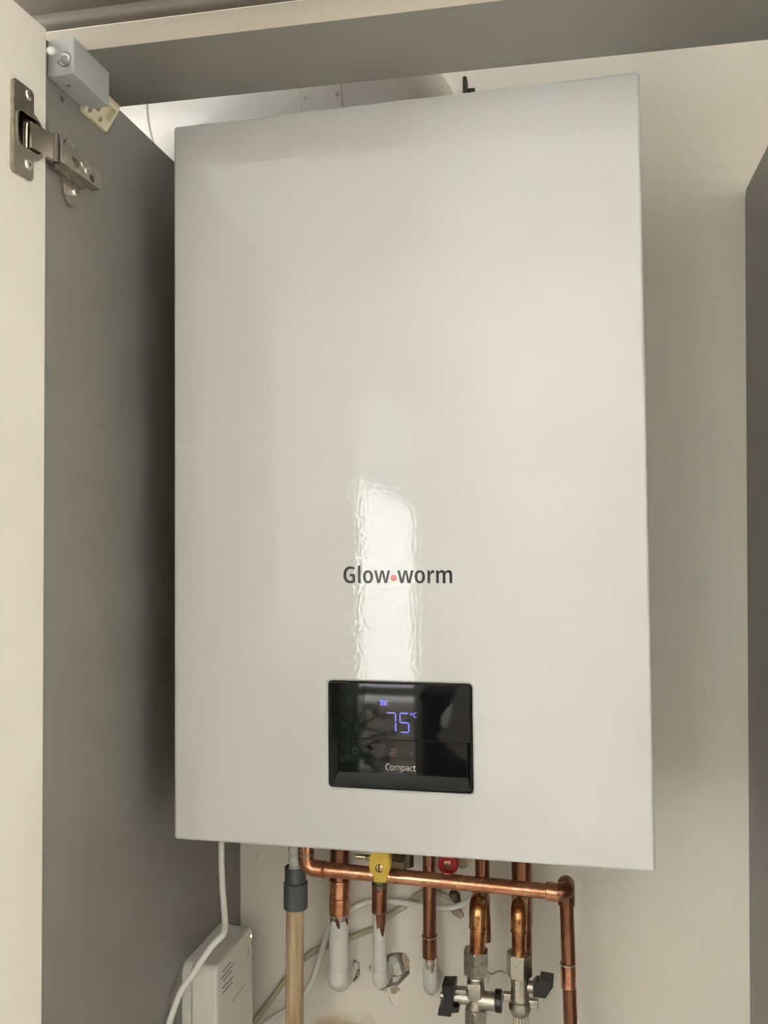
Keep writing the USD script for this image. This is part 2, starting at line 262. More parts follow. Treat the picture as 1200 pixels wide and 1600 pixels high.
GLYPHS = {'G':(131,[[[(10,65),(10,77),(11,87),(13,95),(15,105),(20,115),(23,120),(28,126),(36,133),(47,139),(54,142),(63,144),(71,145),(82,145),(96,143),(108,140),(116,136),(108,116),(99,120),(91,122),(81,124),(73,124),(62,121),(56,119),(52,115),(48,112),(44,106),(39,94),(36,80),(36,66),(37,54),(40,43),(44,35),(51,27),(59,22),(66,20),(71,19),(85,20),(94,22),(94,58),(70,58),(70,79),(118,79),(118,6),(99,0),(78,-2),(67,-2),(59,-1),(48,2),(41,5),(30,13),(25,18),(20,26),(16,35),(13,43),(11,53)]]]),
'l':(52,[[[(14,152),(38,152),(38,0),(14,0)]]]),
'o':(110,[[[(9,49),(9,60),(10,69),(12,80),(15,87),(19,93),(25,101),(31,105),(36,107),(48,110),(59,111),(65,110),(74,107),(82,103),(88,97),(93,89),(97,81),(100,70),(101,60),(101,43),(98,29),(93,19),(89,12),(81,5),(72,1),(62,-2),(48,-2),(37,1),(27,7),(21,14),(15,24),(11,36)],[(33,62),(34,43),(36,32),(39,25),(44,21),(47,19),(51,18),(58,17),(63,19),(67,21),(71,26),(73,30),(75,39),(77,49),(77,60),(75,71),(73,79),(69,85),(62,90),(57,91),(48,90),(42,87),(39,82),(35,74)]]]),
'w':(150,[[[(29,0),(2,109),(26,109),(26,108),(37,59),(43,25),(43,26),(47,48),(62,109),(89,109),(101,58),(105,36),(107,26),(107,25),(111,51),(125,109),(148,109),(121,0),(94,0),(81,57),(76,83),(75,85),(70,61),(55,0)]]]),
'r':(77,[[[(14,109),(32,109),(35,91),(36,90),(37,90),(41,97),(44,101),(49,106),(56,109),(62,111),(71,110),(75,109),(73,85),(65,87),(60,87),(53,85),(48,82),(45,79),(41,72),(38,60),(38,0),(14,0)]]]),
'm':(170,[[[(14,109),(33,109),(36,95),(37,95),(40,99),(47,105),(53,109),(62,111),(74,110),(83,107),(90,101),(94,94),(95,95),(99,101),(105,105),(110,108),(117,110),(121,111),(133,110),(139,108),(146,104),(149,101),(153,95),(155,88),(157,80),(157,0),(133,0),(133,70),(132,75),(131,81),(129,85),(124,89),(119,90),(115,90),(111,89),(106,87),(102,82),(99,74),(97,62),(97,0),(73,0),(73,70),(73,75),(71,81),(69,85),(66,89),(60,90),(54,90),(47,87),(42,81),(39,73),(38,59),(38,0),(14,0)]]]),
'2C':(121,[[[(12,65),(12,84),(14,94),(17,104),(22,115),(26,122),(33,129),(39,134),(47,139),(56,142),(72,145),(83,145),(95,143),(107,140),(115,137),(108,121),(90,127),(81,129),(74,129),(67,128),(60,126),(51,121),(44,114),(37,102),(33,91),(31,76),(32,59),(35,45),(40,34),(44,28),(48,24),(53,21),(60,17),(65,15),(73,14),(90,15),(110,20),(110,4),(102,1),(93,-1),(81,-2),(70,-2),(60,-1),(53,1),(40,7),(34,11),(28,17),(23,23),(19,31),(14,46)]]]),
'2o':(117,[[[(11,49),(11,59),(12,69),(15,80),(18,88),(23,95),(28,100),(35,105),(44,108),(54,109),(66,109),(73,108),(83,104),(89,99),(95,93),(99,87),(103,77),(106,63),(106,49),(105,39),(102,27),(97,17),(89,8),(83,4),(74,0),(62,-2),(54,-2),(48,-1),(37,2),(29,8),(22,15),(17,24),(13,35)],[(29,49),(30,39),(33,30),(37,23),(41,18),(46,15),(54,13),(65,13),(73,16),(79,22),(82,26),(85,34),(87,43),(88,50),(87,65),(85,73),(82,82),(79,86),(75,90),(67,93),(55,94),(49,93),(43,91),(39,88),(36,84),(32,74),(29,62)]]]),
'2m':(180,[[[(16,107),(31,107),(34,93),(35,94),(38,98),(42,102),(46,105),(54,108),(61,109),(74,109),(80,107),(85,105),(88,103),(92,99),(96,92),(97,92),(101,98),(107,103),(113,106),(121,109),(126,109),(139,109),(145,107),(153,103),(158,98),(161,93),(163,85),(164,79),(165,0),(147,0),(147,72),(146,77),(143,86),(139,90),(134,93),(129,94),(123,94),(118,93),(110,90),(105,84),(101,75),(99,64),(99,0),(81,0),(81,73),(81,77),(79,83),(78,86),(74,90),(70,93),(64,94),(56,94),(49,92),(45,89),(40,84),(36,74),(35,61),(35,0),(16,0)]]]),
'2p':(119,[[[(16,107),(31,107),(34,93),(43,103),(46,105),(54,108),(62,109),(70,109),(76,109),(83,107),(87,104),(93,100),(100,91),(105,80),(108,67),(108,48),(107,37),(105,29),(99,16),(95,10),(89,5),(82,1),(75,-1),(62,-2),(58,-1),(51,0),(45,3),(39,8),(35,13),(33,13),(35,1),(35,-48),(16,-48)],[(35,62),(36,38),(38,29),(41,23),(46,17),(51,15),(56,14),(66,13),(73,15),(78,18),(83,25),(86,31),(89,39),(90,50),(90,59),(88,70),(85,80),(81,87),(77,90),(73,93),(65,94),(59,94),(53,93),(48,91),(44,89),(40,83),(36,73)]]]),
'2a':(109,[[[(9,26),(9,36),(11,43),(17,51),(23,56),(31,60),(41,63),(52,64),(75,65),(75,75),(74,82),(71,88),(67,92),(63,93),(57,95),(48,94),(39,92),(26,87),(20,100),(29,104),(39,107),(51,109),(61,109),(69,108),(75,106),(81,103),(86,99),(91,90),(93,77),(93,0),(80,0),(76,15),(67,5),(59,1),(53,-1),(46,-2),(38,-2),(30,-1),(22,3),(18,6),(15,9),(11,16)],[(27,32),(29,22),(31,19),(34,16),(39,13),(43,13),(51,13),(57,14),(63,17),(69,23),(73,30),(75,39),(75,52),(52,51),(43,49),(37,47),(31,42),(29,38)]]]),
'2c':(93,[[[(11,47),(11,65),(15,80),(21,92),(29,101),(40,106),(47,108),(55,109),(63,109),(71,109),(78,107),(86,104),(81,89),(68,93),(56,94),(48,92),(41,89),(36,83),(33,76),(30,68),(29,58),(29,45),(31,34),(34,27),(39,21),(43,17),(47,15),(55,14),(62,14),(70,15),(85,20),(84,4),(77,1),(70,-1),(63,-2),(53,-2),(43,0),(33,4),(28,7),(23,11),(18,19),(13,29),(11,39)]]]),
'2t':(70,[[[(3,93),(3,102),(18,109),(25,132),(36,132),(36,107),(65,107),(65,93),(36,93),(36,28),(37,24),(38,20),(42,16),(45,14),(48,13),(56,13),(66,15),(65,1),(61,-1),(54,-2),(44,-2),(40,-1),(30,2),(27,5),(23,9),(19,16),(17,26),(17,93)]]])}
def letter(rings_list, x, z, sx, sz, y, depth=0.0002):
    return cat(*[poly([[(x + a * sx, z + b * sz) for a, b in r] for r in rings], depth, y) for rings in rings_list])
P = lambda px, py, y: on(px, py, 1, y)
WALL = 0.265
# ================================================================ the setting
XR, YF, CEIL = 2.2, -2.5, 0.95
def px_ring(pts, y=WALL): return [tuple(P(a, b, y)[[0, 2]]) for a, b in pts]
def strip_ring(pts, w, y=WALL):
    """outline of a jagged crack along a pixel polyline, w metres wide"""
    q = np.array([P(a, b, y)[[0, 2]] for a, b in pts]); n = np.gradient(q, axis=0); n = np.stack([-n[:, 1], n[:, 0]], 1); n /= np.linalg.norm(n, axis=1, keepdims=True)
    k = np.array([0.25 if i in (0, len(q) - 1) else 0.7 + 0.5 * ((i * 37) % 5) / 4 for i in range(len(q))])[:, None]
    return np.vstack([q + n * w / 2 * k, (q - n * w / 2 * k)[::-1]])
wall = bx(-XR, XR, WALL, WALL + 0.1, -Z0, CEIL)
HOLE_GAS = [(602, 1495), (611, 1489), (625, 1488), (634, 1489), (640, 1500), (640, 1522), (636, 1526), (629, 1533), (623, 1540), (612, 1541), (603, 1544), (598, 1540), (592, 1528), (594, 1505)]
HOLE_BIG = [(547, 1502), (555, 1499), (561, 1504), (562, 1515), (563, 1522), (559, 1528), (553, 1534), (546, 1530), (543, 1515)]
for ring, d in ((HOLE_GAS, 0.022), (HOLE_BIG, 0.014)): wall -= prism_m(px_ring(ring), 1, WALL - 0.01, WALL + d)
CRACKS = [([(757, 1513), (762, 1519), (769, 1522), (776, 1518), (784, 1517), (790, 1521), (796, 1516)], 0.0019), ([(767, 1522), (764, 1530), (762, 1540)], 0.0011), ([(766, 1543), (773, 1546), (781, 1551)], 0.0012),
          ([(581, 1507), (578, 1512), (580, 1518)], 0.0018), ([(589, 1541), (594, 1546), (602, 1543), (610, 1541)], 0.0016), ([(608, 1557), (610, 1564), (615, 1571)], 0.0012), ([(385, 1352), (391, 1355), (395, 1363)], 0.0010), ([(385, 1380), (388, 1372), (390, 1366)], 0.0008),
          ([(402, 1331), (403, 1340), (402, 1346)], 0.0008), ([(718, 1532), (714, 1527), (716, 1520)], 0.0008), ([(720, 1535), (728, 1538)], 0.0009), ([(862, 1430), (863, 1434)], 0.0014), ([(866, 1564), (867, 1568)], 0.001), ([(1123, 462), (1124, 468)], 0.001), ([(903, 1452), (904, 1458)], 0.0007)]
for pts, w in CRACKS: wall -= prism_m(strip_ring(pts, w), 1, WALL - 0.01, WALL + 0.008)
wb = struct('wall_back', wall, 'wall_plaster', smooth=False)
# broken plaster round the pipe holes
def lump(px_pts, y0, y1, shrink=0.0, name='plaster_piece', look='plaster_dust', parent=wb, label=None):
    r = np.array(px_ring(px_pts)); c = r.mean(0)
    top_ = [(x, y0, z) for x, z in c + (r - c) * 0.86]; bot = [(x, y1, z) for x, z in r]
    return obj(name, hull(top_ + bot), look, parent, smooth=False, label=label)
lump([(606, 1494), (612, 1490), (620, 1496), (624, 1503), (627, 1514), (630, 1523), (622, 1527), (612, 1523), (606, 1512)], WALL - 0.001, WALL + 0.021, label='loose pale chip of plaster beside the gas pipe')
lump([(627, 1488), (634, 1489), (640, 1500), (640, 1522), (632, 1525), (629, 1512), (625, 1500)], WALL + 0.006, WALL + 0.0215, look='raw_plaster', label='bare tan plaster in the broken hole')
lump([(612, 1528), (620, 1527), (628, 1526), (621, 1536), (612, 1538)], WALL + 0.002, WALL + 0.0215)
lump([(609, 1544), (620, 1540), (627, 1545), (618, 1553), (611, 1552)], WALL - 0.0015, WALL + 0.004, look='raw_plaster')
lump([(595, 1547), (601, 1545), (606, 1546), (603, 1553), (599, 1552)], WALL - 0.0015, WALL + 0.004)
lump([(551, 1503), (556, 1500), (562, 1503), (562, 1512), (556, 1515), (550, 1512)], WALL - 0.004, WALL + 0.0135)
lump([(545, 1520), (550, 1516), (553, 1524), (549, 1532), (545, 1530)], WALL - 0.002, WALL + 0.0135)
lump([(553, 1523), (557, 1516), (563, 1522), (559, 1529)], WALL + 0.002, WALL + 0.0135, look='raw_plaster')
lump([(705, 1422), (712, 1419), (719, 1418), (722, 1421), (726, 1430), (722, 1434), (717, 1430), (710, 1427)], WALL - 0.006, WALL + 0.002, look='raw_plaster', label='dirty crumb of plaster behind the red valve')
lump([(702, 1393), (707, 1389), (714, 1391), (719, 1397), (720, 1407), (716, 1409), (711, 1401), (704, 1398)], WALL - 0.010, WALL + 0.002, look='rust_dirt', label='rusty dark scrap on the wall')

front = bx(-XR, XR, YF - 0.12, YF, -Z0, CEIL)
W1 = (-0.695, -0.415, -1.02, 0.62)
W3 = (-1.97, -1.47, -1.36, 0.66)  # out of view, opened here to light the right side panel
for w_ in (W1, W3): front -= bx(w_[0], w_[1], YF - 0.2, YF + 0.1, w_[2], w_[3])
struct('wall_front', front, 'room_paint', smooth=False)
left = bx(-XR - 0.12, -XR, YF, WALL, -Z0, CEIL) - bx(-XR - 0.2, -XR + 0.1, -2.42, -0.62, -1.46, 0.86)
struct('wall_left', left, 'room_paint', smooth=False)
struct('wall_right', bx(XR, XR + 0.12, YF, WALL, -Z0, CEIL), 'room_paint', smooth=False)
struct('floor', bx(-XR, XR, YF, WALL, -Z0 - 0.05, -Z0), 'floor_wood', smooth=False)
struct('ceiling', bx(-XR, XR, YF - 0.12, WALL + 0.1, CEIL, CEIL + 0.05), 'ceiling_paint', smooth=False)
def window(num, x0, x1, z0, z1, bar=None, side=0):
    t = f'/World/window_{num}'; x = UsdGeom.Xform.Define(stage, t); b = np.array([(x0 + x1) / 2, YF - 0.06, z0]); BASES[t] = b
    x.AddTranslateOp().Set(Gf.Vec3d(b[0], b[1], b[2] + Z0)); say(x.GetPrim(), kind='structure')
    f = bx(x0, x1, YF - 0.09, YF - 0.03, z0, z1) - bx(x0 + 0.03, x1 - 0.03, YF - 0.2, YF, z0 + 0.03, z1 - 0.03)
    if bar: f += bx(x0 + 0.02, x1 - 0.02, YF - 0.08, YF - 0.04, bar - 0.015, bar + 0.015)
    obj('window_frame', f, 'frame_white', t, smooth=False); obj('pane', bx(x0 + 0.028, x1 - 0.028, YF - 0.063, YF - 0.057, z0 + 0.028, z1 - 0.028), 'window_glass', t, smooth=False)
window(1, *W1, bar=-0.63); window(3, *W3)
def unseen_side_window(num, s_, y0, y1, z0, z1):
    t = f'/World/window_{num}'; x = UsdGeom.Xform.Define(stage, t); b = np.array([s_ * (XR + 0.06), (y0 + y1) / 2, z0]); BASES[t] = b
    x.AddTranslateOp().Set(Gf.Vec3d(b[0], b[1], b[2] + Z0)); say(x.GetPrim(), kind='structure')
    xa, xb = sorted((s_ * (XR + 0.03), s_ * (XR + 0.09))); ym = (y0 + y1) / 2
    f = bx(xa, xb, y0, y1, z0, z1) - bx(xa - 1, xb + 1, y0 + 0.05, ym - 0.025, z0 + 0.05, z1 - 0.05) - bx(xa - 1, xb + 1, ym + 0.025, y1 - 0.05, z0 + 0.05, z1 - 0.05)
    obj('window_frame', f, 'frame_white', t, smooth=False)
    for a_, c_ in ((y0 + 0.048, ym - 0.023), (ym + 0.023, y1 - 0.048)): obj('pane', bx((xa + xb) / 2 - 0.003, (xa + xb) / 2 + 0.003, a_, c_, z0 + 0.048, z1 - 0.048), 'window_glass', t, smooth=False)
unseen_side_window(2, -1, -2.42, -0.62, -1.46, 0.86)  # unseen left window, opening made large to light the room

# ================================================================ the cupboard
XL, FRONT = -0.2437, -0.131
def zr(x): return 0.3268 - 0.0205 * (x + 0.2437)          # underside of the top rail: it sits a little out of level
def xr(z): return 0.3277 + (z - 0.308) * 0.0165           # inner face of the right side panel
BOT = -0.66
cup = thing('wall_cupboard', 'open grey-lined cupboard carcass with cream door, standing around the boiler', 'cupboard', (0.04, 0.066, BOT))
lp = rbx(XL - 0.018, XL, FRONT, WALL - 0.0005, BOT, 0.3268, 0.0006, 8)
for py, pz in ((-0.0975, 0.2915),): lp -= Manifold.cylinder(0.01, 0.0022, 0.0022, 12).rotate((0, 90, 0)).translate((XL - 0.006, *on(97, 155, 0, XL)[1:]))
obj('side_panel', lp, 'grey_melamine', cup)
r0, r1 = 0.311, BOT
nick = WALL - 0.004
obj('side_panel', hull([(xr(z) + dx, y, z) for z, ys in ((r1, (FRONT, WALL - 0.0005)), (r0 - 0.007, (FRONT, WALL - 0.0005)), (r0, (FRONT, WALL - 0.008))) for y in ys for dx in (0, 0.018)]), 'grey_melamine', cup, smooth=False)
x0, x1 = XL + 0.0002, xr(0.311) + 0.02
x0 = XL - 0.018
RF, RB = -0.1055, -0.0195
rail = hull([(x, y, zr(x) + dz) for x in (XL + 0.0003, x1) for y in (RF + 0.0008, RB) for dz in (0, 0.018)])
rl = obj('top_rail', rail, 'grey_melamine', cup, smooth=False)
obj('edge_band', hull([(x, y, zr(x) + dz) for x in (XL - 0.018, x1) for y in (RF, RF + 0.0008) for dz in (0.0, 0.018)]), 'shaded_edge_cream', rl, smooth=False, label='cream front edge of the grey top rail')
# cornice above: a round bead, then a soffit over the doors; tall unseen fascia blocks light
bead = [(RF - 0.001 - 0.0045 + 0.0045 * math.cos(a), 0.0185 + 0.0045 + 0.0045 * math.sin(a)) for a in np.linspace(-math.pi / 2, -math.pi, 7)]
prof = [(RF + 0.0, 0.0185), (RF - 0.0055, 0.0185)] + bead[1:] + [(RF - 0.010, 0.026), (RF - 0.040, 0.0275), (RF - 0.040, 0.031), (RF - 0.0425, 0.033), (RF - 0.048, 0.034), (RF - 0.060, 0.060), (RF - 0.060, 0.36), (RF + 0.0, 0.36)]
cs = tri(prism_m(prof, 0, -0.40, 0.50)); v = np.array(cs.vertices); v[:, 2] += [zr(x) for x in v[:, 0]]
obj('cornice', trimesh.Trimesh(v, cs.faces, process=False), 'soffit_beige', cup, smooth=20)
for px, py in ((69, 192), (70, 582), (61.5, 1407)):
    c = on(px, py, 0, XL)
    obj('cover_cap', lathe([(-0.0003, 0.0072), (0.0008, 0.0070), (0.0014, 0.0060), (0.0017, 0.003)], c, (1, 0, 0)), 'cap_grey', cup, label='grey plastic screw cover cap')
# door, opened a little past a right angle
D = on(73, 45, 1, FRONT - 0.002); ANG = math.radians(3.5)
du = np.array([-math.sin(ANG), -math.cos(ANG), 0]); dn = np.array([math.cos(ANG), -math.sin(ANG), 0])     # along the door, out of its inner face
DT = np.eye(4); DT[:3, 0], DT[:3, 1], DT[:3, 2], DT[:3, 3] = du, np.array([0, 0, 1.0]), dn, D
def dloc(px, py):
    d = ray(px, py); k = ((D - CAM) @ dn) / (d @ dn); q = CAM + d * k - D; return q @ du, q[2]
def dplace(m):
    """local frame of the door: x along it from the hinge edge, y up, z out of its inner face"""
    t = tri(m).copy(); t.apply_transform(DT); return t
a0, zt0 = dloc(16, 122); a1, zt1 = dloc(49, 280); _, zb = dloc(16, 268); _, zt = dloc(16, 122)
zt, zb = (dloc(16, 122)[1] + dloc(45, 138)[1]) / 2, (dloc(16, 270)[1] + dloc(45, 282)[1]) / 2
cz = (zt + zb) / 2; aL, aR = dloc(49, 200)[0], dloc(15.5, 200)[0]; cup_a = aL + 0.0045
DW = 0.296  # length out of view, kept short so light reaches the right wall
door = rbx(0.0, DW, BOT - D[2] + 0.003, 0.0, -0.018, 0.0, 0.0011, 10)
door -= Manifold.cylinder(0.0115, 0.0168, 0.0168, 40).translate((cup_a, cz, -0.0112))
dr = obj('door', dplace(door), 'cream_melamine', cup, label='cream door opened outwards, inner face showing')
# its twin on the right, swung out past the edge of the picture
RD = np.array([xr(0.3) + 0.006, FRONT - 0.002, D[2] - 0.011])
rd_ = tri(rbx(0.0, 0.018, -DW, 0.0, BOT - D[2] + 0.012, 0.0, 0.0011, 10).rotate((0, 0, 6)).translate(tuple(RD)))
obj('door', rd_, 'cream_melamine', cup)
# concealed hinge
fl = CrossSection([rrect(aL, aR, zb, zt, 0.004)]) + CrossSection.circle(0.0182, 40).translate((cup_a, cz))
op = CrossSection([rrect(aL + 0.0012, aR - 0.0045, cz - 0.0118, cz + 0.0125, 0.004)]) + (CrossSection.circle(0.0135, 40).translate((cup_a - 0.001, cz)) ^ CrossSection([rrect(cup_a - 0.011, aR - 0.005, cz - 0.012, cz + 0.0125, 0.002)]))
plate = Manifold.extrude(fl, 0.0019) + Manifold.extrude(fl.offset(-0.0009), 0.0028)
plate -= Manifold.extrude(op, 0.02).translate((0, 0, -0.01))
rim = Manifold.extrude(op.offset(0.0013) - op, 0.0036)
bowl = (Manifold.cylinder(0.0112, 0.0165, 0.0165, 40) - Manifold.cylinder(0.0112, 0.0155, 0.0155, 40).translate((0, 0, 0.0008))).translate((cup_a, cz, -0.0112))
hinge = obj('hinge', dplace(plate), 'nickel', cup, label='nickel concealed hinge joining the door to the left panel'); obj('hinge_cup', dplace(cat(bowl, rim)), 'nickel', hinge)
for px, py in ((40.5, 149.5), (39.5, 258)):
    a, z = dloc(px, py)
    s = Manifold.revolve(CrossSection([[(0, 0), (0.0040, 0), (0.0040, 0.0006), (0.0030, 0.0016), (0.0, 0.0019)]]), 24)
    for q in (0, 90): s -= bx(-0.0017, 0.0017, -0.00035, 0.00035, 0.0007, 0.01).rotate((0, 0, q + 20))
    obj('screw', dplace(tri(s.translate((a, z, 0.0022)))), 'bright_steel', hinge)
# hinge arm and body on the side panel
BX = XL + 0.0135
corner = lambda px, py, x=BX: on(px, py, 0, x)
bf = [corner(95.4, 220), corner(95.4, 248.8), corner(157, 299.6), corner(157, 268)]
zb0, zb1 = (bf[1][2] + bf[2][2]) / 2, (bf[0][2] + bf[3][2]) / 2; yb0, yb1 = (bf[0][1] + bf[1][1]) / 2, (bf[2][1] + bf[3][1]) / 2
body = rbx(BX - 0.0085, BX, yb0, yb1, zb0, zb1, 0.0008, 8)
slot = lambda px, py, r, L: prism_m([(a, b) for a, b in rrect(corner(px, py)[1] - L, corner(px, py)[1] + L, corner(px, py)[2] - r, corner(px, py)[2] + r, r * 0.98)], 0, BX - 0.004, BX + 0.01)
body -= slot(118, 253, 0.0030, 0.0052); body -= slot(143.5, 279, 0.0026, 0.0036)
obj('hinge_body', body, 'nickel', hinge)
for px, py in ((127, 257), (133, 267)):
    c = corner(px, py, BX - 0.0015)
    s = Manifold.revolve(CrossSection([[(0, 0), (0.0031, 0), (0.0031, 0.0014), (0.0024, 0.0022), (0.0, 0.0024)]]), 24)
    for q in (0, 90): s -= bx(-0.0016, 0.0016, -0.0004, 0.0004, 0.0012, 0.01).rotate((0, 0, q + 35))
    obj('screw', place(s, c, (1, 0, 0)), 'bright_steel', hinge)
base = rbx(XL + 0.0002, BX - 0.0075, yb0 + 0.004, yb1 - 0.009, zb0 - 0.0022, zb1 + 0.0006, 0.0008, 8)
obj('mounting_plate', base, 'nickel', hinge)
tb = [corner(x, y, XL + 0.002) for x, y in ((95, 270), (99, 286), (100.5, 303), (104, 314), (111, 323), (119, 323.5), (122, 312), (122.5, 288))]
yz = [(p[1], p[2]) for p in tb]
def wing(ring):
    w = prism_m(ring, 0, XL + 0.0002, XL + 0.0022)
    inner = CrossSection([np.array(ring)]).offset(-0.0016)
    return w
low = Polygon(yz).buffer(0.0012).buffer(-0.0006)
ring = list(low.exterior.coords)[:-1]
obj('mounting_wing', prism_m(ring, 0, XL + 0.0002, XL + 0.0026), 'nickel', hinge)
ring_up = [(y, (zb0 + zb1) - z - 0.0060) for y, z in ring]
obj('mounting_wing', prism_m(ring_up, 0, XL + 0.0002, XL + 0.0026), 'nickel', hinge)
for sgn in (0, 1):
    c = corner(115, 301, XL + 0.0024); c = np.array([c[0], c[1], c[2] if not sgn else (zb0 + zb1) - c[2] - 0.0060])
    s = Manifold.revolve(CrossSection([[(0, 0), (0.0036, 0), (0.0036, 0.0014), (0.0026, 0.0024), (0.0, 0.0027)]]), 24)
    for q in (0, 90): s -= bx(-0.0019, 0.0019, -0.0005, 0.0005, 0.0012, 0.01).rotate((0, 0, q))
    obj('screw', place(s, c, (1, 0, 0)), 'bright_steel', hinge)
def off_door(px, py, h):
    d = ray(px, py); return CAM + d * (((D + dn * h - CAM) @ dn) / (d @ dn))
p_in, p_a, p_b, p_c = off_door(41, 220, -0.003), off_door(49.5, 220, 0.0035), on(85, 225, 0, BX - 0.0015), on(93.5, 228, 0, BX - 0.004)
z0a, z1a = min(off_door(50, 231, 0.0035)[2], on(85, 239.5, 0, BX - 0.0015)[2]), max(off_door(50, 208.7, 0.0035)[2], on(85, 211, 0, BX - 0.0015)[2])
outl = [np.array(p[:2]) for p in (p_in, p_a, p_b, p_c)]
nb = np.array([-(outl[2] - outl[1])[1], (outl[2] - outl[1])[0]]); nb /= np.linalg.norm(nb); nb = nb if nb[1] > 0 else -nb
arm = prism_m([tuple(p) for p in outl] + [tuple(p + nb * 0.0024) for p in outl[::-1]], 2, z0a, z1a)
obj('hinge_arm', arm, 'bright_steel', hinge, smooth=False)
obj('hinge_pin', cyl((p_in[0], p_in[1], z0a - 0.001), (p_in[0], p_in[1], z1a + 0.001), 0.0021), 'bright_steel', hinge)
obj('hinge_pin', cyl((p_b[0] + 0.0004, p_b[1] + 0.0018, z0a - 0.0012), (p_b[0] + 0.0004, p_b[1] + 0.0018, z1a + 0.0012), 0.0022), 'pin_dark', hinge)  # pin coloured dark for the dark gap beside the arm
obj('hinge_link', rbx(XL + 0.002, BX - 0.002, yb0 - 0.009, yb0 + 0.004, zb0 - 0.0006, zb1 + 0.0006, 0.002, 10) - bx(XL, BX, yb0 - 0.02, yb0 - 0.0005, zb0 + 0.0012, zb1 - 0.0012), 'nickel', hinge)
# door damper in the corner under the rail
dy0, dy1 = -0.1235, -0.0630
dx1, _, dz0 = on(115.5, 115, 1, dy0); dy1 = on(172, 167, 2, dz0)[1]
rc = P(100.5, 92.5, dy0); rr_ = 10.5 * px_size(rc)
hs = rbx(XL + 0.0002, dx1, dy0, dy1, dz0, zr(XL) - 0.0002, 0.0007, 8)
hs -= Manifold.cylinder(0.004, rr_ * 1.12, rr_ * 1.12, 36).rotate((-90, 0, 0)).translate((rc[0], rc[1] - 0.001, rc[2]))
hc = on(107, 134, 2, dz0)
hs -= Manifold.cylinder(0.006, 0.0018, 0.0018, 16).translate((hc[0], hc[1], dz0 - 0.001))
dm = obj('door_damper', hs, 'damper_grey', cup, label='pale grey plastic door damper in the top corner')
obj('collar', place(Manifold.cylinder(0.0034, rr_ * 0.94, rr_ * 0.94, 36) - Manifold.cylinder(0.01, rr_ * 0.56, rr_ * 0.56, 30).translate((0, 0, -0.001)), rc + [0, -0.0004, 0], (0, 1, 0)), 'clear_tip', dm)
tip = P(82, 81, dy0 - 0.026); pr = 5.2 * px_size(rc)
obj('plunger', lathe([(0, pr), (0.028, pr), (0.0285, pr * 0.95)], rc + [0, 0.006, 0], tip - rc), 'plunger_lilac', dm)
tv = tip - rc; tv /= np.linalg.norm(tv)
obj('plunger_tip', lathe([(0, pr * 1.05), (0.008, pr * 1.25), (0.0105, pr * 1.2), (0.0115, pr * 0.8)], rc + tv * 0.022 + [0, 0.0, 0], tv), 'clear_tip', dm)
# cream corner bracket behind the damper
by0, by1 = -0.0790, -0.0421
pz, ptx = 0.2936, -0.2288
br = prism_m([(XL + 0.0002, pz), (XL + 0.0002, 0.3150), (ptx, 0.3150), (ptx, 0.3110), (XL + 0.003, pz)], 1, by0, by1)
fd = np.array([ptx - XL, 0, 0.3115 - pz]); fd /= np.linalg.norm(fd); fnrm = np.array([fd[2], 0, -fd[0]])
ctr = lambda s, y: np.array([XL + 0.002, y, pz]) + fd * s
def pocket(s0, s1, y0, y1, depth):
    return hull([ctr(s, y) + fnrm * k for s in (s0, s1) for y in (y0, y1) for k in (0.004, -depth)])
br -= bx(XL - 0.01, dx1 + 0.0002, dy0 - 0.01, dy1 + 0.0002, dz0 - 0.0002, 0.4); br -= pocket(0.0085, 0.019, by0 + 0.0215, by1 - 0.0025, 0.006); br -= pocket(0.0085, 0.019, by0 + 0.004, by0 + 0.0165, 0.006)
for yy in (by0 + 0.0065, by0 + 0.0225):
    br -= hull([ctr(0.0048, yy) + np.array([0.004 * math.cos(a) * 0, 0, 0]) + 0.0024 * (math.cos(a) * fd + math.sin(a) * np.array([0, 1.0, 0])) + fnrm * k for a in np.linspace(0, 6.28, 14)[:-1] for k in (0.003, -0.006)])
obj('corner_bracket', br, 'cream_plastic', cup, smooth=False, label='small cream plastic corner bracket with pockets')

# ================================================================ the boiler
H2, W2_ = 0.3141, 0.2000
bo = thing('boiler', 'glossy white wall-hung boiler with black display and dark lettering on its front', 'boiler', (0, 0.13, -H2))
cas = rbx(-W2_, W2_, 0.0, WALL - 0.003, -H2, H2, 0.0030, 24)
cx0, cx1, cz0, cz1 = -0.0602, 0.0599, -0.2616, -0.1741
g = 0.0006
pk = Manifold.extrude(CrossSection([rrect(cx0 - g, cx1 + g, cz0 - g, cz1 + g, 0.0034)]), 0.02)
toY = lambda m, y: m.rotate((90, 0, 0)).translate((0, y, 0))          # (x, z, depth) -> extruded towards -y from y
cas -= toY(pk, 0.015)
flare = Manifold.hull_points(np.array([(x, -0.0001, z) for x, z in rrect(cx0 - g - 0.0016, cx1 + g + 0.0016, cz0 - g - 0.0016, cz1 + g + 0.0016, 0.005)] + [(x, 0.0016, z) for x, z in rrect(cx0 - g, cx1 + g, cz0 - g, cz1 + g, 0.0034)]))
cas -= flare
obj('casing', cas, 'boiler_white', bo, smooth=32)
fr = toY(Manifold.extrude(CrossSection([rrect(cx0, cx1, cz0, cz1, 0.003)]), 0.0135) + Manifold.extrude(CrossSection([rrect(cx0 + 0.0006, cx1 - 0.0006, cz0 + 0.0006, cz1 - 0.0006, 0.0027)]), 0.0141), 0.0150)
FY = 0.0150 - 0.0141                                          # front face of the frame
zs = -0.2212                                                  # bottom of the screen, top of the recessed key strip
rx0, rx1, rz0, rz1 = -0.0532, 0.0556, -0.2502, zs
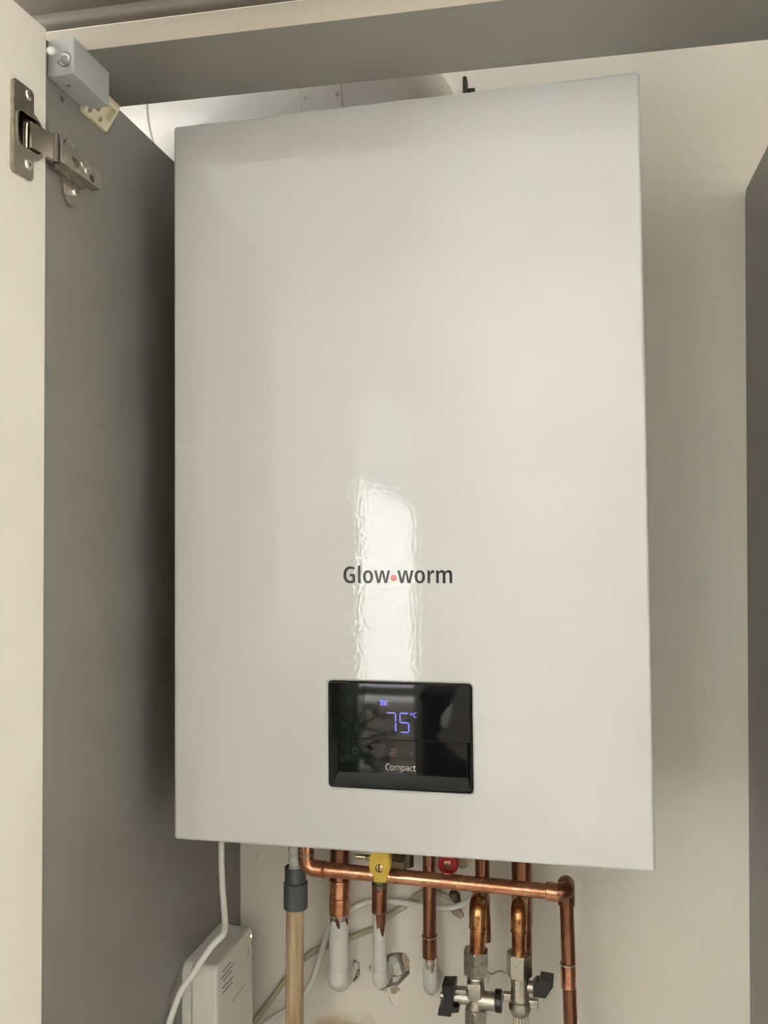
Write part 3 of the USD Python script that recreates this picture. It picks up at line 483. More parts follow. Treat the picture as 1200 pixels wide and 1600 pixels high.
rec = hull([(x, y, z) for x, z, y in ((rx0, rz1, FY + 0.004), (rx1, rz1, FY + 0.004), (rx0, rz0, FY + 0.004), (rx1, rz0, FY + 0.004), (cx0 + 0.0022, rz1, FY - 0.0001), (cx1 - 0.0014, rz1, FY - 0.0001), (cx0 + 0.0022, cz0 + 0.0016, FY - 0.0001), (cx1 - 0.0014, cz0 + 0.0016, FY - 0.0001))])
fr -= rec
fr -= bx(cx0 + 0.0016, cx1 - 0.0014, FY - 0.001, FY + 0.0012, zs + 0.0004, cz1 - 0.0014)
dp = obj('display_panel', fr, 'black_frame', bo, smooth=30, label='black gloss control panel with lit temperature')
scr = bx(cx0 + 0.0017, cx1 - 0.0015, FY - 0.0002, FY + 0.0012, zs + 0.0005, cz1 - 0.0015)
obj('screen', scr, 'black_gloss', dp, smooth=False, label='flush glossy black screen')
SY = FY + 0.004
obj('key_strip', bx(rx0 + 0.0003, rx1 - 0.0003, SY - 0.0006, SY + 0.0002, rz0 + 0.0003, rz1 - 0.0009), 'black_gloss', dp, smooth=False, label='recessed glossy touch key strip')
LY = FY - 0.00022 - 0.0001
def seg_digit(x, z, w, h, on_, sl=0.06, t=0.00095, gp=0.0007):
    S = {'a': ((gp, h), (w - gp, h)), 'g': ((gp, h / 2), (w - gp, h / 2)), 'd': ((gp, 0), (w - gp, 0)), 'f': ((0, h / 2 + gp), (0, h - gp)), 'b': ((w, h / 2 + gp), (w, h - gp)), 'e': ((0, gp), (0, h / 2 - gp)), 'c': ((w, gp), (w, h / 2 - gp))}
    out = []
    for s in on_:
        (ax, az), (bx_, bz) = S[s]
        r = [(ax, az - t / 2), (bx_, bz - t / 2), (bx_ + t / 2, bz), (bx_, bz + t / 2), (ax, az + t / 2), (ax - t / 2, az)] if az == bz else [(ax - t / 2, az), (ax, az - t / 2), (ax + t / 2, az), (ax + t / 2, bz), (ax, bz + t / 2), (ax - t / 2, bz)]
        out.append(poly([[(x + p + sl * q, z + q) for p, q in r]], 0.0002, LY))
    return cat(*out)
A = P(604.5, 1144, 0); B = P(602, 1112.5, 0); hgt = B[2] - A[2] - 0.001
obj('digit', seg_digit(P(604, 1144, 0)[0] - 0.0002, A[2] + 0.0003, 0.0078, hgt, 'abc', sl=0.0), 'lit_blue', dp, smooth=False, label='lit blue figure 7')
obj('digit', seg_digit(P(626, 1144, 0)[0] - 0.0006, A[2] + 0.0003, 0.0073, hgt, 'afgcd', sl=0.0), 'lit_blue', dp, smooth=False, label='lit blue figure 5')
def ring2(x, z, r, t, y, a0=0.0, a1=2 * math.pi, n=20):
    an = np.linspace(a0, a1, n); o = [(x + r * math.cos(a), z + r * math.sin(a)) for a in an]; i = [(x + (r - t) * math.cos(a), z + (r - t) * math.sin(a)) for a in an]
    return poly(Polygon(o[:-1], [i[:-1]]), 0.0002, y) if a1 - a0 > 6.28 else poly([o + i[::-1]], 0.0002, y)
u = P(644.5, 1118, 0); k = 0.0040 / 142
obj('degree_sign', cat(ring2(u[0] - 0.0008, u[2] + 0.0010, 0.0010, 0.00035, LY), letter(GLYPHS['2C'][1], u[0] + 0.0005, u[2] - 0.0018, k * 0.85, k, LY)), 'lit_blue', dp, smooth=False, label='lit blue degree C sign')
ri = P(594.5, 1102.5, 0); rad = [poly([[(ri[0] + i * 0.0015, ri[2]), (ri[0] + i * 0.0015 + 0.00085, ri[2]), (ri[0] + i * 0.0015 + 0.00085, ri[2] + 0.0046 - 0.0000 * i), (ri[0] + i * 0.0015, ri[2] + 0.0046)]], 0.0002, LY) for i in range(4)]
rad.append(poly([[(ri[0] - 0.0009, ri[2] + 0.0036), (ri[0] + 0.0005, ri[2] + 0.0036), (ri[0] + 0.0005, ri[2] + 0.0044), (ri[0] - 0.0009, ri[2] + 0.0044)]], 0.0002, LY))
obj('radiator_icon', cat(*rad), 'lit_blue', dp, smooth=False, label='lit blue radiator icon')
KY = SY - 0.0008
e = P(555.5, 1172.5, SY)
obj('power_icon', cat(ring2(e[0], e[2], 0.0028, 0.0004, KY, math.radians(125), math.radians(415)), poly([[(e[0] - 0.0002, e[2]), (e[0] + 0.0002, e[2]), (e[0] + 0.0002, e[2] + 0.0029), (e[0] - 0.0002, e[2] + 0.0029)]], 0.0002, KY)), 'icon_dim', dp, smooth=False)
e = P(584, 1174, SY)
obj('back_arrow_icon', cat(poly([[(e[0] - 0.0022, e[2]), (e[0] - 0.0002, e[2] + 0.0021), (e[0] + 0.0002, e[2] + 0.0017), (e[0] - 0.0012, e[2] + 0.0003), (e[0] + 0.0023, e[2] + 0.0003), (e[0] + 0.0023, e[2] - 0.0003), (e[0] - 0.0012, e[2] - 0.0003), (e[0] + 0.0002, e[2] - 0.0017), (e[0] - 0.0002, e[2] - 0.0021)]], 0.0002, KY)), 'icon_dim', dp, smooth=False)
e = P(614.5, 1175.5, SY)
obj('menu_icon', cat(*[poly([rrect(e[0] - 0.0028, e[0] + 0.0026, e[2] + dz - 0.0003, e[2] + dz + 0.0003, 0.0002, 3)], 0.0002, KY) for dz in (0.0024, 0.0, -0.0024)]), 'icon_red', dp, smooth=False, label='dim red menu icon of three bars')
e = P(643, 1177, SY)
obj('tick_icon', poly([[(e[0] - 0.0016, e[2] + 0.0002), (e[0] - 0.0013, e[2] + 0.0006), (e[0] - 0.0004, e[2] - 0.0008), (e[0] + 0.0016, e[2] + 0.0026), (e[0] + 0.002, e[2] + 0.0023), (e[0] - 0.0003, e[2] - 0.0016)]], 0.0002, KY), 'icon_dim', dp, smooth=False)
e0, e1 = P(602.5, 1202.5, SY), P(649.5, 1204, SY); adv = sum(GLYPHS['2' + c][0] for c in 'Compact'); s = (e1[0] - e0[0]) / (adv - 14); x = e0[0] - 7 * s
zbase = e0[2] - 0.0001
nm = []
for c in 'Compact': nm.append(letter(GLYPHS['2' + c][1], x, zbase, s, s * 1.12, KY)); x += GLYPHS['2' + c][0] * s
obj('model_lettering', cat(*nm), 'name_grey', dp, smooth=False, label='small grey lettering below the touch keys')
# the maker's lettering on the casing
lx0, lx1, lz = -0.0461, 0.0456, -0.0920
word = [('G', 1), ('l', 1), ('o', 1), ('w', 1), ('dot', 1), ('w', 1), ('o', 1), ('r', 1), ('m', 1)]
DOT = 62
adv = sum(DOT if c == 'dot' else GLYPHS[c][0] for c, _ in word); s = (lx1 - lx0) / (adv - 22); x = lx0 - 11 * s; szz = 0.0140 / 147
ink = []
for c, _ in word:
    if c == 'dot': dotx = x + DOT * s * 0.5; x += DOT * s; continue
    ink.append(letter(GLYPHS[c][1], x, lz, s, szz, -0.00012)); x += GLYPHS[c][0] * s
obj('brand_lettering', cat(*ink), 'logo_ink', bo, smooth=False, label='dark lettering with the maker name')
an = np.linspace(0, 2 * math.pi, 29)[:-1]
obj('brand_dot', poly([[(dotx + 0.00265 * math.cos(a), lz + 0.0043 + 0.00265 * math.sin(a)) for a in an]], 0.0002, -0.00012), 'logo_red', bo, smooth=False, label='round red dot between the two words')
# the small dark lever that stands on the casing's top
c0 = P(726.5, 141, 0.06); sc = px_size(c0)
lev = rbx(c0[0] - 3.2 * sc, c0[0] + 3.2 * sc, 0.058, 0.070, H2 - 0.001, P(726, 120, 0.06)[2], 0.0012, 10)
obj('top_lever', lev, 'lever_grey', bo, label='small dark metal lever on the casing top')
c1 = P(736, 137.5, 0.06); obj('top_lever_stem', cyl((c0[0], 0.064, c1[2]), (P(741.5, 138, 0.06)[0], 0.064, c1[2] - 0.0005), 3.8 * sc, ch=0.0005), 'lever_grey', bo)
obj('top_lever_post', cyl((c1[0], 0.064, H2 - 0.001), (c1[0], 0.064, c1[2]), 2.6 * sc), 'lever_grey', bo)

# flue on top of it
FX, FYY, FZ, FR = -0.008, 0.125, 0.380, 0.050
fl_ = thing('flue_pipe', 'white round flue duct running left above the boiler', 'flue', (FX, FYY, H2))
obj('duct', tube(fillet([(-1.2, FYY, FZ), (FX, FYY, FZ), (FX, FYY, H2)], 0.0601, 14), FR, 48), 'flue_white', fl_, smooth=40)
jx = lambda px, py: P(px, py, FYY - 0.046)[0]
obj('joint_ring', lathe([(0, FR * 1.0), (0.0006, FR * 1.014), (0.0022, FR * 1.014), (0.0028, FR)], (jx(230, 190), FYY, FZ), (1, 0, 0), 56), 'flue_joint', fl_)
ca, cb = jx(471, 170), jx(534, 160)
cl = obj('clamp', lathe([(0, FR), (0.0002, FR * 1.012), (cb - ca - 0.0002, FR * 1.012), (cb - ca, FR)], (ca, FYY, FZ), (1, 0, 0), 56), 'flue_white', fl_)
for xx in (ca - 0.0004, cb - 0.0002): obj('seam', lathe([(0, FR), (0.0001, FR * 1.016), (0.0007, FR * 1.016), (0.0008, FR)], (xx, FYY, FZ), (1, 0, 0), 56), 'flue_joint', cl)
for px, py in ((477.5, 152), (527.5, 146)):
    a = math.radians(195); xx = jx(px, py); n = np.array([0, math.cos(a), math.sin(a)])
    obj('screw', lathe([(0, 0.0019), (0.001, 0.0017), (0.0014, 0.0010)], np.array([xx, FYY, FZ]) + n * FR * 1.011, n, 16), 'flue_joint', cl)

# ================================================================ pipes and cables under the boiler
BZ = -H2 - 0.0002                                              # underside of the boiler
def pipe_to(px0, py0, y0, px1, py1, y1): return P(px0, py0, y0), P(px1, py1, y1)
def under(px, y):
    """the point of the boiler's underside where a pipe that shows at this column goes in"""
    q = P(px, 1345, y); return np.array([q[0], y, BZ])
def rpx(w, p): return w / 2 * px_size(p)

# condensate: ribbed white hose into a grey coupling on a streaky beige pipe
yh = 0.185
cp = thing('condensate_pipe', 'beige streaked waste pipe with grey coupling and ribbed white hose, leftmost pipe under the boiler', 'pipe', P(459, 1600, yh))
h0, h1 = under(460, yh), P(461.5, 1372, yh); rh = rpx(19, h1)
pr = []
L = np.linalg.norm(h1 - h0); nr = 10
for i in range(nr * 6 + 1):
    t_ = i / (nr * 6); pr.append((t_ * L, rh * (1.0 + 0.11 * math.cos(2 * math.pi * nr * t_)) * (1 + 0.12 * max(0, t_ - 0.7) / 0.3)))
obj('ribbed_hose', lathe(pr, h0, h1 - h0), 'white_hose', cp, smooth=60)
c0, c1, c2 = P(461.5, 1354, yh), P(462, 1377, yh), P(461.5, 1417.5, yh)
ra, rb = rpx(33, c1), rpx(37.5, c1)
ax = (c2 - c0) / np.linalg.norm(c2 - c0)
up_ = Manifold.cylinder(np.linalg.norm(c1 - c0) + 0.002, ra, ra, 40) - Manifold.cylinder(0.012, ra * 0.86, ra * 0.86, 40).translate((0, 0, -0.001))
obj('coupling', cat(place(up_, c0, ax), place(Manifold.revolve(CrossSection([[(0, 0), (rb - 0.0016, 0), (rb, 0.0010), (rb, np.linalg.norm(c2 - c1)), (0, np.linalg.norm(c2 - c1))]]), 40), c1, ax)), 'grey_pvc', cp, smooth=40, label='dark grey plastic coupling')
w0, w1 = P(461, 1416, yh), np.array([P(458.5, 1600, yh)[0], yh, BOT]); 
obj('waste_pipe', cyl(w0, w1, rpx(27.5, w0), rpx(29.0, P(459, 1600, yh))), 'beige_pipe', cp, label='beige pipe with brown streaks')

# the long bare copper pipe that crosses in front
yf, yb_ = 0.150, 0.178
lc = thing('copper_pipe', 'bare copper pipe running across under the boiler and down at the right', 'pipe', P(690, 1376, yf))
e0, e1, e2 = np.array([P(478, 1345, yf)[0], yf, BZ]), P(478.5, 1356.5, yf), P(870, 1394, yf)
e1 = P(478.2, 1355.5, yf); r15 = rpx(22.5, P(650, 1372, yf))
hz = fillet([e0, e1, e2], 0.0105, 8)
s0, s1 = P(506, 1358.2, yf), P(856, 1392.6, yf)
obj('cross_tube', cyl(s0 - (s1 - s0) * 0.02, s1 + (s1 - s0) * 0.01, r15), 'copper', lc)
el = obj('elbow', tube(fillet([e0 + [0, 0, -0.001], e1, P(508, 1358.4, yf)], 0.0125, 10), r15 * 1.13, 26), 'copper', lc, smooth=50)
obj('solder_ring', lathe([(0, r15 * 1.15), (0.0004, r15 * 1.2), (0.0015, r15 * 1.2), (0.0019, r15 * 1.15)], P(478.2, 1332, yf) * [1, 1, 1], (0, 0, -1)), 'solder', el)
j = P(508, 1358.4, yf); ax = (s1 - s0) / np.linalg.norm(s1 - s0)
obj('collar', lathe([(-0.0022, r15 * 1.13), (-0.0014, r15 * 1.2), (0, r15 * 1.2), (0.0008, r15 * 1.02)], j, ax), 'copper', el)
jw = P(485.5, 1362, yf - 0.0085)
# right end: one elbow turns back to the wall, the next one down
k0, k1 = P(852, 1392.2, yf), P(884.5, 1395, yf); k2 = P(880.5, 1382, yb_); 
kk = np.array([k1[0] - 0.0, yf, k1[2]]); kb = np.array([kk[0], yb_, kk[2] + 0.0005])
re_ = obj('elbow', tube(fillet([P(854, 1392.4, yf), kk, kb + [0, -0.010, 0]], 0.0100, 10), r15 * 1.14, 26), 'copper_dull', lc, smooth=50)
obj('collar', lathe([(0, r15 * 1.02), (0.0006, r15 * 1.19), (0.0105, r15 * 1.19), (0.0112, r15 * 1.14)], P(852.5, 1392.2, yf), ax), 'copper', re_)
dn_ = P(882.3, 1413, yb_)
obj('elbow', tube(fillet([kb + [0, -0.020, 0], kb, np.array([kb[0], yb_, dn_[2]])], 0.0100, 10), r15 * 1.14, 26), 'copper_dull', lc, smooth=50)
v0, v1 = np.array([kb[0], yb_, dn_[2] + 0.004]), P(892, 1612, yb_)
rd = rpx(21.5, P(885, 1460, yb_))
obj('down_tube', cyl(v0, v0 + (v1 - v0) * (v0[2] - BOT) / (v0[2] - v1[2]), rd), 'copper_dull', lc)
f0, f1 = P(887.6, 1506, yb_), P(889, 1543, yb_); av = f1 - f0; Lf = np.linalg.norm(av)
cpl = obj('coupling', lathe([(0, rd * 1.02), (0.0006, rd * 1.12), (0.0012, rd * 1.12), (0.0016, rd * 1.09), (Lf - 0.0016, rd * 1.09), (Lf - 0.001, rd * 1.13), (Lf, rd * 1.02)], f0, av), 'copper', lc)
obj('solder_ring', lathe([(-0.0016, rd * 1.03), (-0.0010, rd * 1.15), (0.0006, rd * 1.15), (0.0010, rd * 1.08)], f0, av), 'solder', cpl)
pq = P(897, 1588, yb_)
obj('paint_patch', tube([P(898, 1584, yb_ + 0.002), P(899.5, 1594, yb_ + 0.002), P(900, 1608, yb_ + 0.002)], [0.0006, 0.0045, 0.0050], 16), 'pipe_paint', lc, label='drip of white paint on the copper')

# flow of 22 mm: copper above, white painted below, elbow into the wall
yp = 0.236
bp = thing('heating_pipe', 'thick pipe beside the coupling, copper above and painted white below, bending into the wall', 'pipe', P(529, 1550, yp))
ru = rpx(29.6, P(531, 1350, yp)); rw = rpx(30.5, P(529, 1470, yp))
obj('upper_tube', cyl(under(531, yp), P(530.5, 1378, yp), ru), 'copper_dull', bp)
a_, b_ = P(530.5, 1373, yp), P(530, 1426, yp); Lp = np.linalg.norm(b_ - a_); rf = rpx(32, a_)
obj('coupling', lathe([(0, ru), (0.0004, rf), (0.0013, rf * 1.03), (0.0020, rf), (Lp * 0.50, rf), (Lp * 0.515, rf * 0.965), (Lp * 0.53, rf), (Lp, rf)], a_, b_ - a_, 36), 'copper', bp, label='bright copper fitting with a groove round its middle')
a2, b2 = P(530, 1425.5, yp), P(529.7, 1436.5, yp)
obj('solder_ring', cyl(a2, b2, rf * 0.97, rf * 0.93, 36, 0.0004), 'solder', bp)
knee = P(528.5, 1535, yp); low_ = P(529.3, 1511, yp)
obj('painted_tube', cyl(P(529.7, 1435, yp), low_ - [0, 0, 0.004], rw, n=36), 'pipe_paint', bp)
obj('painted_elbow', tube(fillet([low_, knee, np.array([knee[0] + 0.003, WALL + 0.012, knee[2] + 0.001])], 0.016, 12), [rw * 1.04] + [rw * 1.13] * 14, 32), 'pipe_paint', bp, smooth=50)
# bare streaks where the paint did not reach
def streak(parent, pxs, p0, p1, r, look='burnt_copper', name='bare_streak', lift=1.02):
    """a thin patch lying on a pipe that runs from p0 to p1: pixel outline wrapped onto its surface"""
    p0, p1 = np.array(p0), np.array(p1); vt = []
    V, F = trimesh.creation.triangulate_polygon(Polygon(pxs), engine='earcut')
    V, F = trimesh.remesh.subdivide_to_size(np.c_[V, np.zeros(len(V))], F, 1.6, max_iter=12); V, inv = np.unique(np.round(V[:, :2], 6), axis=0, return_inverse=True); F = inv.ravel()[F]; F = F[(F[:, 0] != F[:, 1]) & (F[:, 1] != F[:, 2]) & (F[:, 0] != F[:, 2])]
    for a, b in V:
        y_ = p0[1] - r * 0.7
        for _ in range(3):
            q = P(a, b, y_); c = p0 + (p1 - p0) * (q[2] - p0[2]) / (p1[2] - p0[2]); dx = np.clip((q[0] - c[0]) / r, -0.98, 0.98); y_ = c[1] - r * math.sqrt(1 - dx * dx)
        vt.append((c[0] + r * lift * dx, c[1] - r * lift * math.sqrt(1 - dx * dx), q[2]))
    vt = np.array(vt); n = len(vt); inn = vt.copy(); inn[:, 1] += 0.0006
    F = np.array(F)
    if np.cross(vt[F[0][1]] - vt[F[0][0]], vt[F[0][2]] - vt[F[0][0]])[1] > 0: F = F[:, ::-1]
    E = {}
    for f in F:
        for i in range(3): E[(f[i], f[(i + 1) % 3])] = 1
    side = [x for a, b in E if (b, a) not in E for x in ((b, a, a + n), (b, a + n, b + n))]
    obj(name, trimesh.Trimesh(np.vstack([vt, inn]), np.vstack([F, F[:, ::-1] + n, np.array(side)]), process=False), look, parent, smooth=40)
bpa = (P(529.7, 1435, yp), low_ - [0, 0, 0.004])
streak(bp, [(516, 1436), (519, 1436), (516.5, 1447)], *bpa, rw)
streak(bp, [(523.5, 1436), (528, 1436), (531, 1444), (531, 1451), (528.5, 1452), (525.5, 1446)], *bpa, rw)
streak(bp, [(539, 1436), (543.5, 1436), (543.5, 1447), (541, 1445)], *bpa, rw)

# gas pipe and its yellow cock
gp_ = thing('gas_pipe', 'thin white-painted gas pipe below the yellow handle with a burnt brown streak', 'pipe', P(594, 1545, yp))
gx = 593
r4 = rpx(21, P(gx, 1470, yp)); a_, b_ = P(593, 1381, yp), P(592.5, 1423, yp); Lp = np.linalg.norm(b_ - a_); rf = rpx(23.5, a_)
obj('upper_tube', cyl(under(gx, yp), a_ - [0, 0, 0.002], r4 * 0.98), 'old_brass', gp_)
obj('dark_collar', cyl(P(593, 1378.5, yp), P(593, 1387, yp), rf * 1.04, ch=0.0008), 'dark_collar', gp_)
obj('coupling', lathe([(0, rf * 0.94), (0.0008, rf * 0.98), (Lp * 0.55, rf * 0.98), (Lp * 0.57, rf * 0.955), (Lp * 0.59, rf * 0.98), (Lp - 0.001, rf), (Lp, rf * 0.9)], P(593, 1384, yp), b_ - a_, 32), 'copper_dull', gp_)
knee = P(593.5, 1535, yp); low_ = P(593.8, 1514, yp)
obj('painted_tube', cyl(P(592.8, 1420, yp), low_ - [0, 0, 0.003], r4, n=32), 'pipe_paint', gp_)
obj('painted_elbow', tube(fillet([low_, knee, np.array([knee[0] + 0.002, WALL + 0.016, knee[2] + 0.001])], 0.013, 12), [r4 * 1.06] + [r4 * 1.17] * 14, 30), 'pipe_paint', gp_, smooth=50)
streak(gp_, [(587, 1423), (601.5, 1423), (602, 1440), (600, 1455), (598.5, 1464), (596, 1462), (593, 1449), (589, 1452), (588, 1440)], P(592.8, 1420, yp), low_ - [0, 0, 0.003], r4)
obj('solder_ring', cyl(P(592.5, 1419.5, yp), P(592.5, 1424, yp), r4 * 1.03), 'solder', gp_)

gv = thing('gas_valve', 'brass gas cock under the boiler with a yellow handle and slotted screw', 'valve', P(600, 1375, yp))
vy = 0.105
hr = [(584.5, 1325), (600, 1324), (607, 1333), (609, 1345), (608.5, 1360), (604.5, 1369), (602, 1379.5), (584.5, 1378.5), (583, 1369.5), (577.5, 1362), (575.8, 1351), (577, 1340), (580, 1331)]
hpoly = Polygon([tuple(P(a, b, vy)[[0, 2]]) for a, b in hr]).buffer(0.0012).buffer(-0.0012)
hx = CrossSection([np.array(hpoly.exterior.coords)[:-1]]) if hpoly.exterior.is_ccw else CrossSection([np.array(hpoly.exterior.coords)[:-1][::-1]])
hm = Manifold.extrude(hx, 0.0075) + Manifold.extrude(hx.offset(-0.0008), 0.0083)
hm = hm.rotate((90, 0, 0)).translate((0, vy + 0.0083, 0))
sc0 = P(592.2, 1357, vy); rs = 6.3 * px_size(sc0)
hm -= Manifold.cylinder(0.004, rs * 1.08, rs * 1.08, 28).rotate((90, 0, 0)).translate((sc0[0], vy + 0.003, sc0[2]))
obj('handle', hm, 'yellow_handle', gv, label='yellow lever handle')
sw = Manifold.revolve(CrossSection([[(0, 0), (rs, 0), (rs, 0.0016), (rs * 0.75, 0.0024), (0, 0.0028)]]), 26) - bx(-0.00075, 0.00075, -0.02, 0.02, 0.0006, 0.01)
gs_ = obj('screw', place(sw, (sc0[0], vy + 0.0026, sc0[2]), (0, -1, 0)), 'brass', gv, label='slotted brass screw')
obj('slot', place(bx(-0.0007, 0.0007, -rs * 0.95, rs * 0.95, 0.0004, 0.0013), (sc0[0], vy + 0.0026, sc0[2]), (0, -1, 0)), 'slot_shade', gs_, smooth=False)  # dark insert painting the shade inside the screw slot
obj('stem', cyl((sc0[0], vy + 0.008, sc0[2]), (sc0[0], yp - 0.006, sc0[2]), 0.0045), 'old_brass', gv)
zc = P(600, 1352, 0.185)[2]
obj('body', cat(cyl((P(586, 1352, yp)[0], yp, zc), (P(620, 1352, yp)[0], yp, zc), 0.0108, ch=0.001), cyl((sc0[0], yp, zc - 0.018), (sc0[0], yp, BZ), 0.0095)), 'old_brass', gv)
obj('hex_nut', hexnut((P(615, 1352, 0.19)[0], 0.188, zc + 0.001), (P(634, 1353, 0.19)[0], 0.188, zc), 0.0135, 30, 0.0015), 'old_brass', gv)
tz = P(566, 1338.5, 0.17)
obj('test_point', cyl(P(555.5, 1338, 0.17), P(572, 1339, 0.17), 4.2 * px_size(tz), ch=0.0005), 'brass', gv)
obj('test_point_nut', hexnut(P(571, 1340, 0.172), P(584, 1341, 0.172), 5.0 * px_size(tz), 0, 0.0006), 'old_brass', gv)

# third pipe
cw = thing('water_pipe', 'slim copper pipe right of the gas pipe ending in a white-painted elbow', 'pipe', P(672, 1560, yp))
r5 = rpx(20.5, P(671, 1420, yp)); 
obj('upper_tube', cyl(under(671.5, yp), P(671, 1468, yp), r5), 'copper_dull', cw)
a_, b_ = P(671, 1460.5, yp), P(671.5, 1495, yp); Lp = np.linalg.norm(b_ - a_); rf = r5 * 1.1
cc = obj('coupling', lathe([(0, r5), (0.0004, rf * 1.05), (0.0022, rf * 1.05), (0.0026, rf), (Lp, rf), (Lp + 0.0003, r5)], a_, b_ - a_, 30), 'copper_dull', cw)
obj('solder_ring', lathe([(0, r5), (0.0003, rf * 1.07), (0.0014, rf * 1.07), (0.0018, r5)], a_ - [0, 0, 0.0006], b_ - a_, 30), 'solder', cc)
low_ = P(672.3, 1522, yp); knee = P(673, 1547, yp)
obj('painted_tube', cyl(P(671.6, 1493, yp), low_ - [0, 0, 0.002], r5 * 0.98, r5 * 1.02, 30), 'pipe_paint', cw)
obj('painted_elbow', tube(fillet([P(672, 1516, yp), knee, np.array([knee[0] + 0.002, WALL + 0.006, knee[2] + 0.001])], 0.013, 12), [r5 * 1.05] + [r5 * 1.15] * 14, 30), 'pipe_paint', cw, smooth=50)
streak(cw, [(664, 1496), (679, 1496), (679, 1508), (676, 1521), (674, 1526), (671, 1519), (666.5, 1514)], P(671.6, 1493, yp), low_ - [0, 0, 0.002], r5 * 1.02, look='solder', name='bare_metal')

# red valve knob behind the pipes
yr = 0.175
rv = thing('filling_valve', 'round red plastic valve knob with brass slot, tucked under the boiler between copper pipes', 'valve', P(702, 1366, yr))
cR = P(701, 1346.5, yr); rR = 16.6 * px_size(cR)
kn = Manifold.revolve(CrossSection([[(0, 0), (rR, 0), (rR, 0.006), (rR * 0.9, 0.0085), (rR * 0.72, 0.0085), (rR * 0.66, 0.0065), (rR * 0.55, 0.0065), (rR * 0.5, 0.008), (0, 0.008)]]), 40)
obj('knob', place(kn, cR, (0, -1, 0)), 'red_plastic', rv, smooth=30)
s2 = 5.2 * px_size(cR); obj('slot_screw', rbx(cR[0] - s2, cR[0] + s2, yr - 0.0098, yr - 0.007, cR[2] - s2 * 1.35, cR[2] + s2 * 1.2, 0.0006, 8) - bx(cR[0] - 0.0005, cR[0] + 0.0005, yr - 0.02, yr - 0.0088, cR[2] - 0.02, cR[2] + 0.02), 'brass', rv)
obj('body', cat(cyl(cR + [0, 0.0, 0], cR + [0, 0.02, 0], rR * 0.8), cyl(cR + [0.012, 0.012, -0.0005], cR + [0.012, 0.026, -0.0005], rR * 0.92), cyl((cR[0] + 0.004, yr + 0.02, cR[2]), (cR[0] + 0.004, yr + 0.02, BZ), 0.006)), 'old_brass', rv)

# two swan-necked copper pipes with nickel valves
def swan(name, label, back_px, back_w, back_end, tail, front_px, front_top, front_end, front_w, look):
    yb2, yf2 = 0.214, 0.168
    t_ = thing(name, label, 'pipe', P(front_px[1], front_end, yf2))
    rbk, rft = rpx(back_w, P(back_px[0], 1400, yb2)), rpx(front_w, P(front_px[0], 1450, yf2))
    obj('back_tube', cyl(under(back_px[0], yb2), P(back_px[1], back_end, yb2), rbk), 'copper_dull', t_)
    if tail: obj('tail_tube', cyl(P(tail[0], back_end - 4, yb2), P(tail[1], tail[2], yb2), rpx(tail[3], P(tail[0], 1450, yb2))), 'copper_dull', t_)
    topz = P(front_px[0], front_top + front_w * 0.52, yf2); bk = np.array([P(back_px[1], 1425, yb2)[0], yb2, topz[2] + 0.001])
    fe = P(front_px[1], front_end, yf2); mid = P(front_px[0] + 0.4, front_top + 44, yf2)
    obj('elbow', tube(fillet([bk, topz, mid], 0.0135, 12), rft * 1.12, 26), look, t_, smooth=50)
    obj('elbow_rim', place(Manifold.cylinder(0.0018, rft * 1.17, rft * 1.17, 30), mid + [0, 0, 0.0002], mid - topz), look, t_)
    obj('front_tube', cyl(mid + [0, 0, 0.003], fe, rft), look, t_)
    return fe, yf2
swan('flow_pipe', 'copper pipe curving forward and down into the left nickel valve', (752.5, 755), 22, 1434, (758, 759, 1470, 17), (746.5, 745.5), 1403, 1500, 24.5, 'copper_amber')
swan('return_pipe', 'copper pipe curving forward and down into the right nickel valve', (816, 816), 32, 1445, (819, 819, 1492, 24), (810.5, 811), 1409, 1501, 22.5, 'copper_amber')

yv = 0.168
V = lambda px, py: P(px, py, yv)
# left valve: wing handle at its left, black cap at its right
va = thing('isolating_valve', 'nickel isolating valve with black wing handle left and black cap right', 'valve', V(744, 1605))
mp_ = px_size(V(744, 1540))
obj('compression_nut', hexnut(V(743.5, 1520), V(743.5, 1484), 20.5 * mp_, 0, 0.0018), 'valve_nickel', va, smooth=25)
ax0 = 743.5
prof = [(0, 13.2), (2, 13.6), (4, 12.9), (6, 13.7), (8, 12.9), (10, 13.7), (12, 13.0), (14, 13.2), (18, 13.8), (36, 13.8), (37, 14.2), (40, 14.2), (41, 13.0), (44, 13.0), (45, 13.6), (57, 13.6), (58, 15.0), (62, 16.0)]
va0, va1 = V(743.5, 1517), V(743, 1579)
obj('body', lathe([(h / 62 * np.linalg.norm(va1 - va0), r * mp_) for h, r in prof], va0, va1 - va0, 40), 'valve_nickel', va, smooth=30)
pd = [V(732, 1530.5), V(752.5, 1530.5), V(752.5, 1554), V(731.8, 1554)]
obj('body_pad', rbx(pd[3][0], pd[1][0], yv - 14.6 * mp_, yv, pd[3][2], pd[0][2], 0.0008, 8), 'valve_nickel', va, label='square flat pad on the valve body')
obj('lower_nut', hexnut(V(743.3, 1596), V(743.3, 1575), 18.2 * mp_, 0, 0.002), 'valve_nickel', va, smooth=25)
obj('tail_nut', cyl(V(743.3, 1618), V(743.3, 1594), 13.0 * mp_, ch=0.0006), 'valve_nickel', va)
tq = V(743.3, 1616); obj('tail_tube', cyl(tq, (tq[0], tq[1], BOT), 11.5 * mp_), 'copper_dull', va)
zc_ = V(743, 1559)[2]; xc_ = V(743, 1559)[0]
A0, A1 = V(708.5, 1557.5), V(731, 1559)
obj('handle_spindle', cyl((A0[0], yv, A0[2]), (xc_, yv, zc_), 10.3 * mp_, ch=0.0006), 'valve_nickel', va)
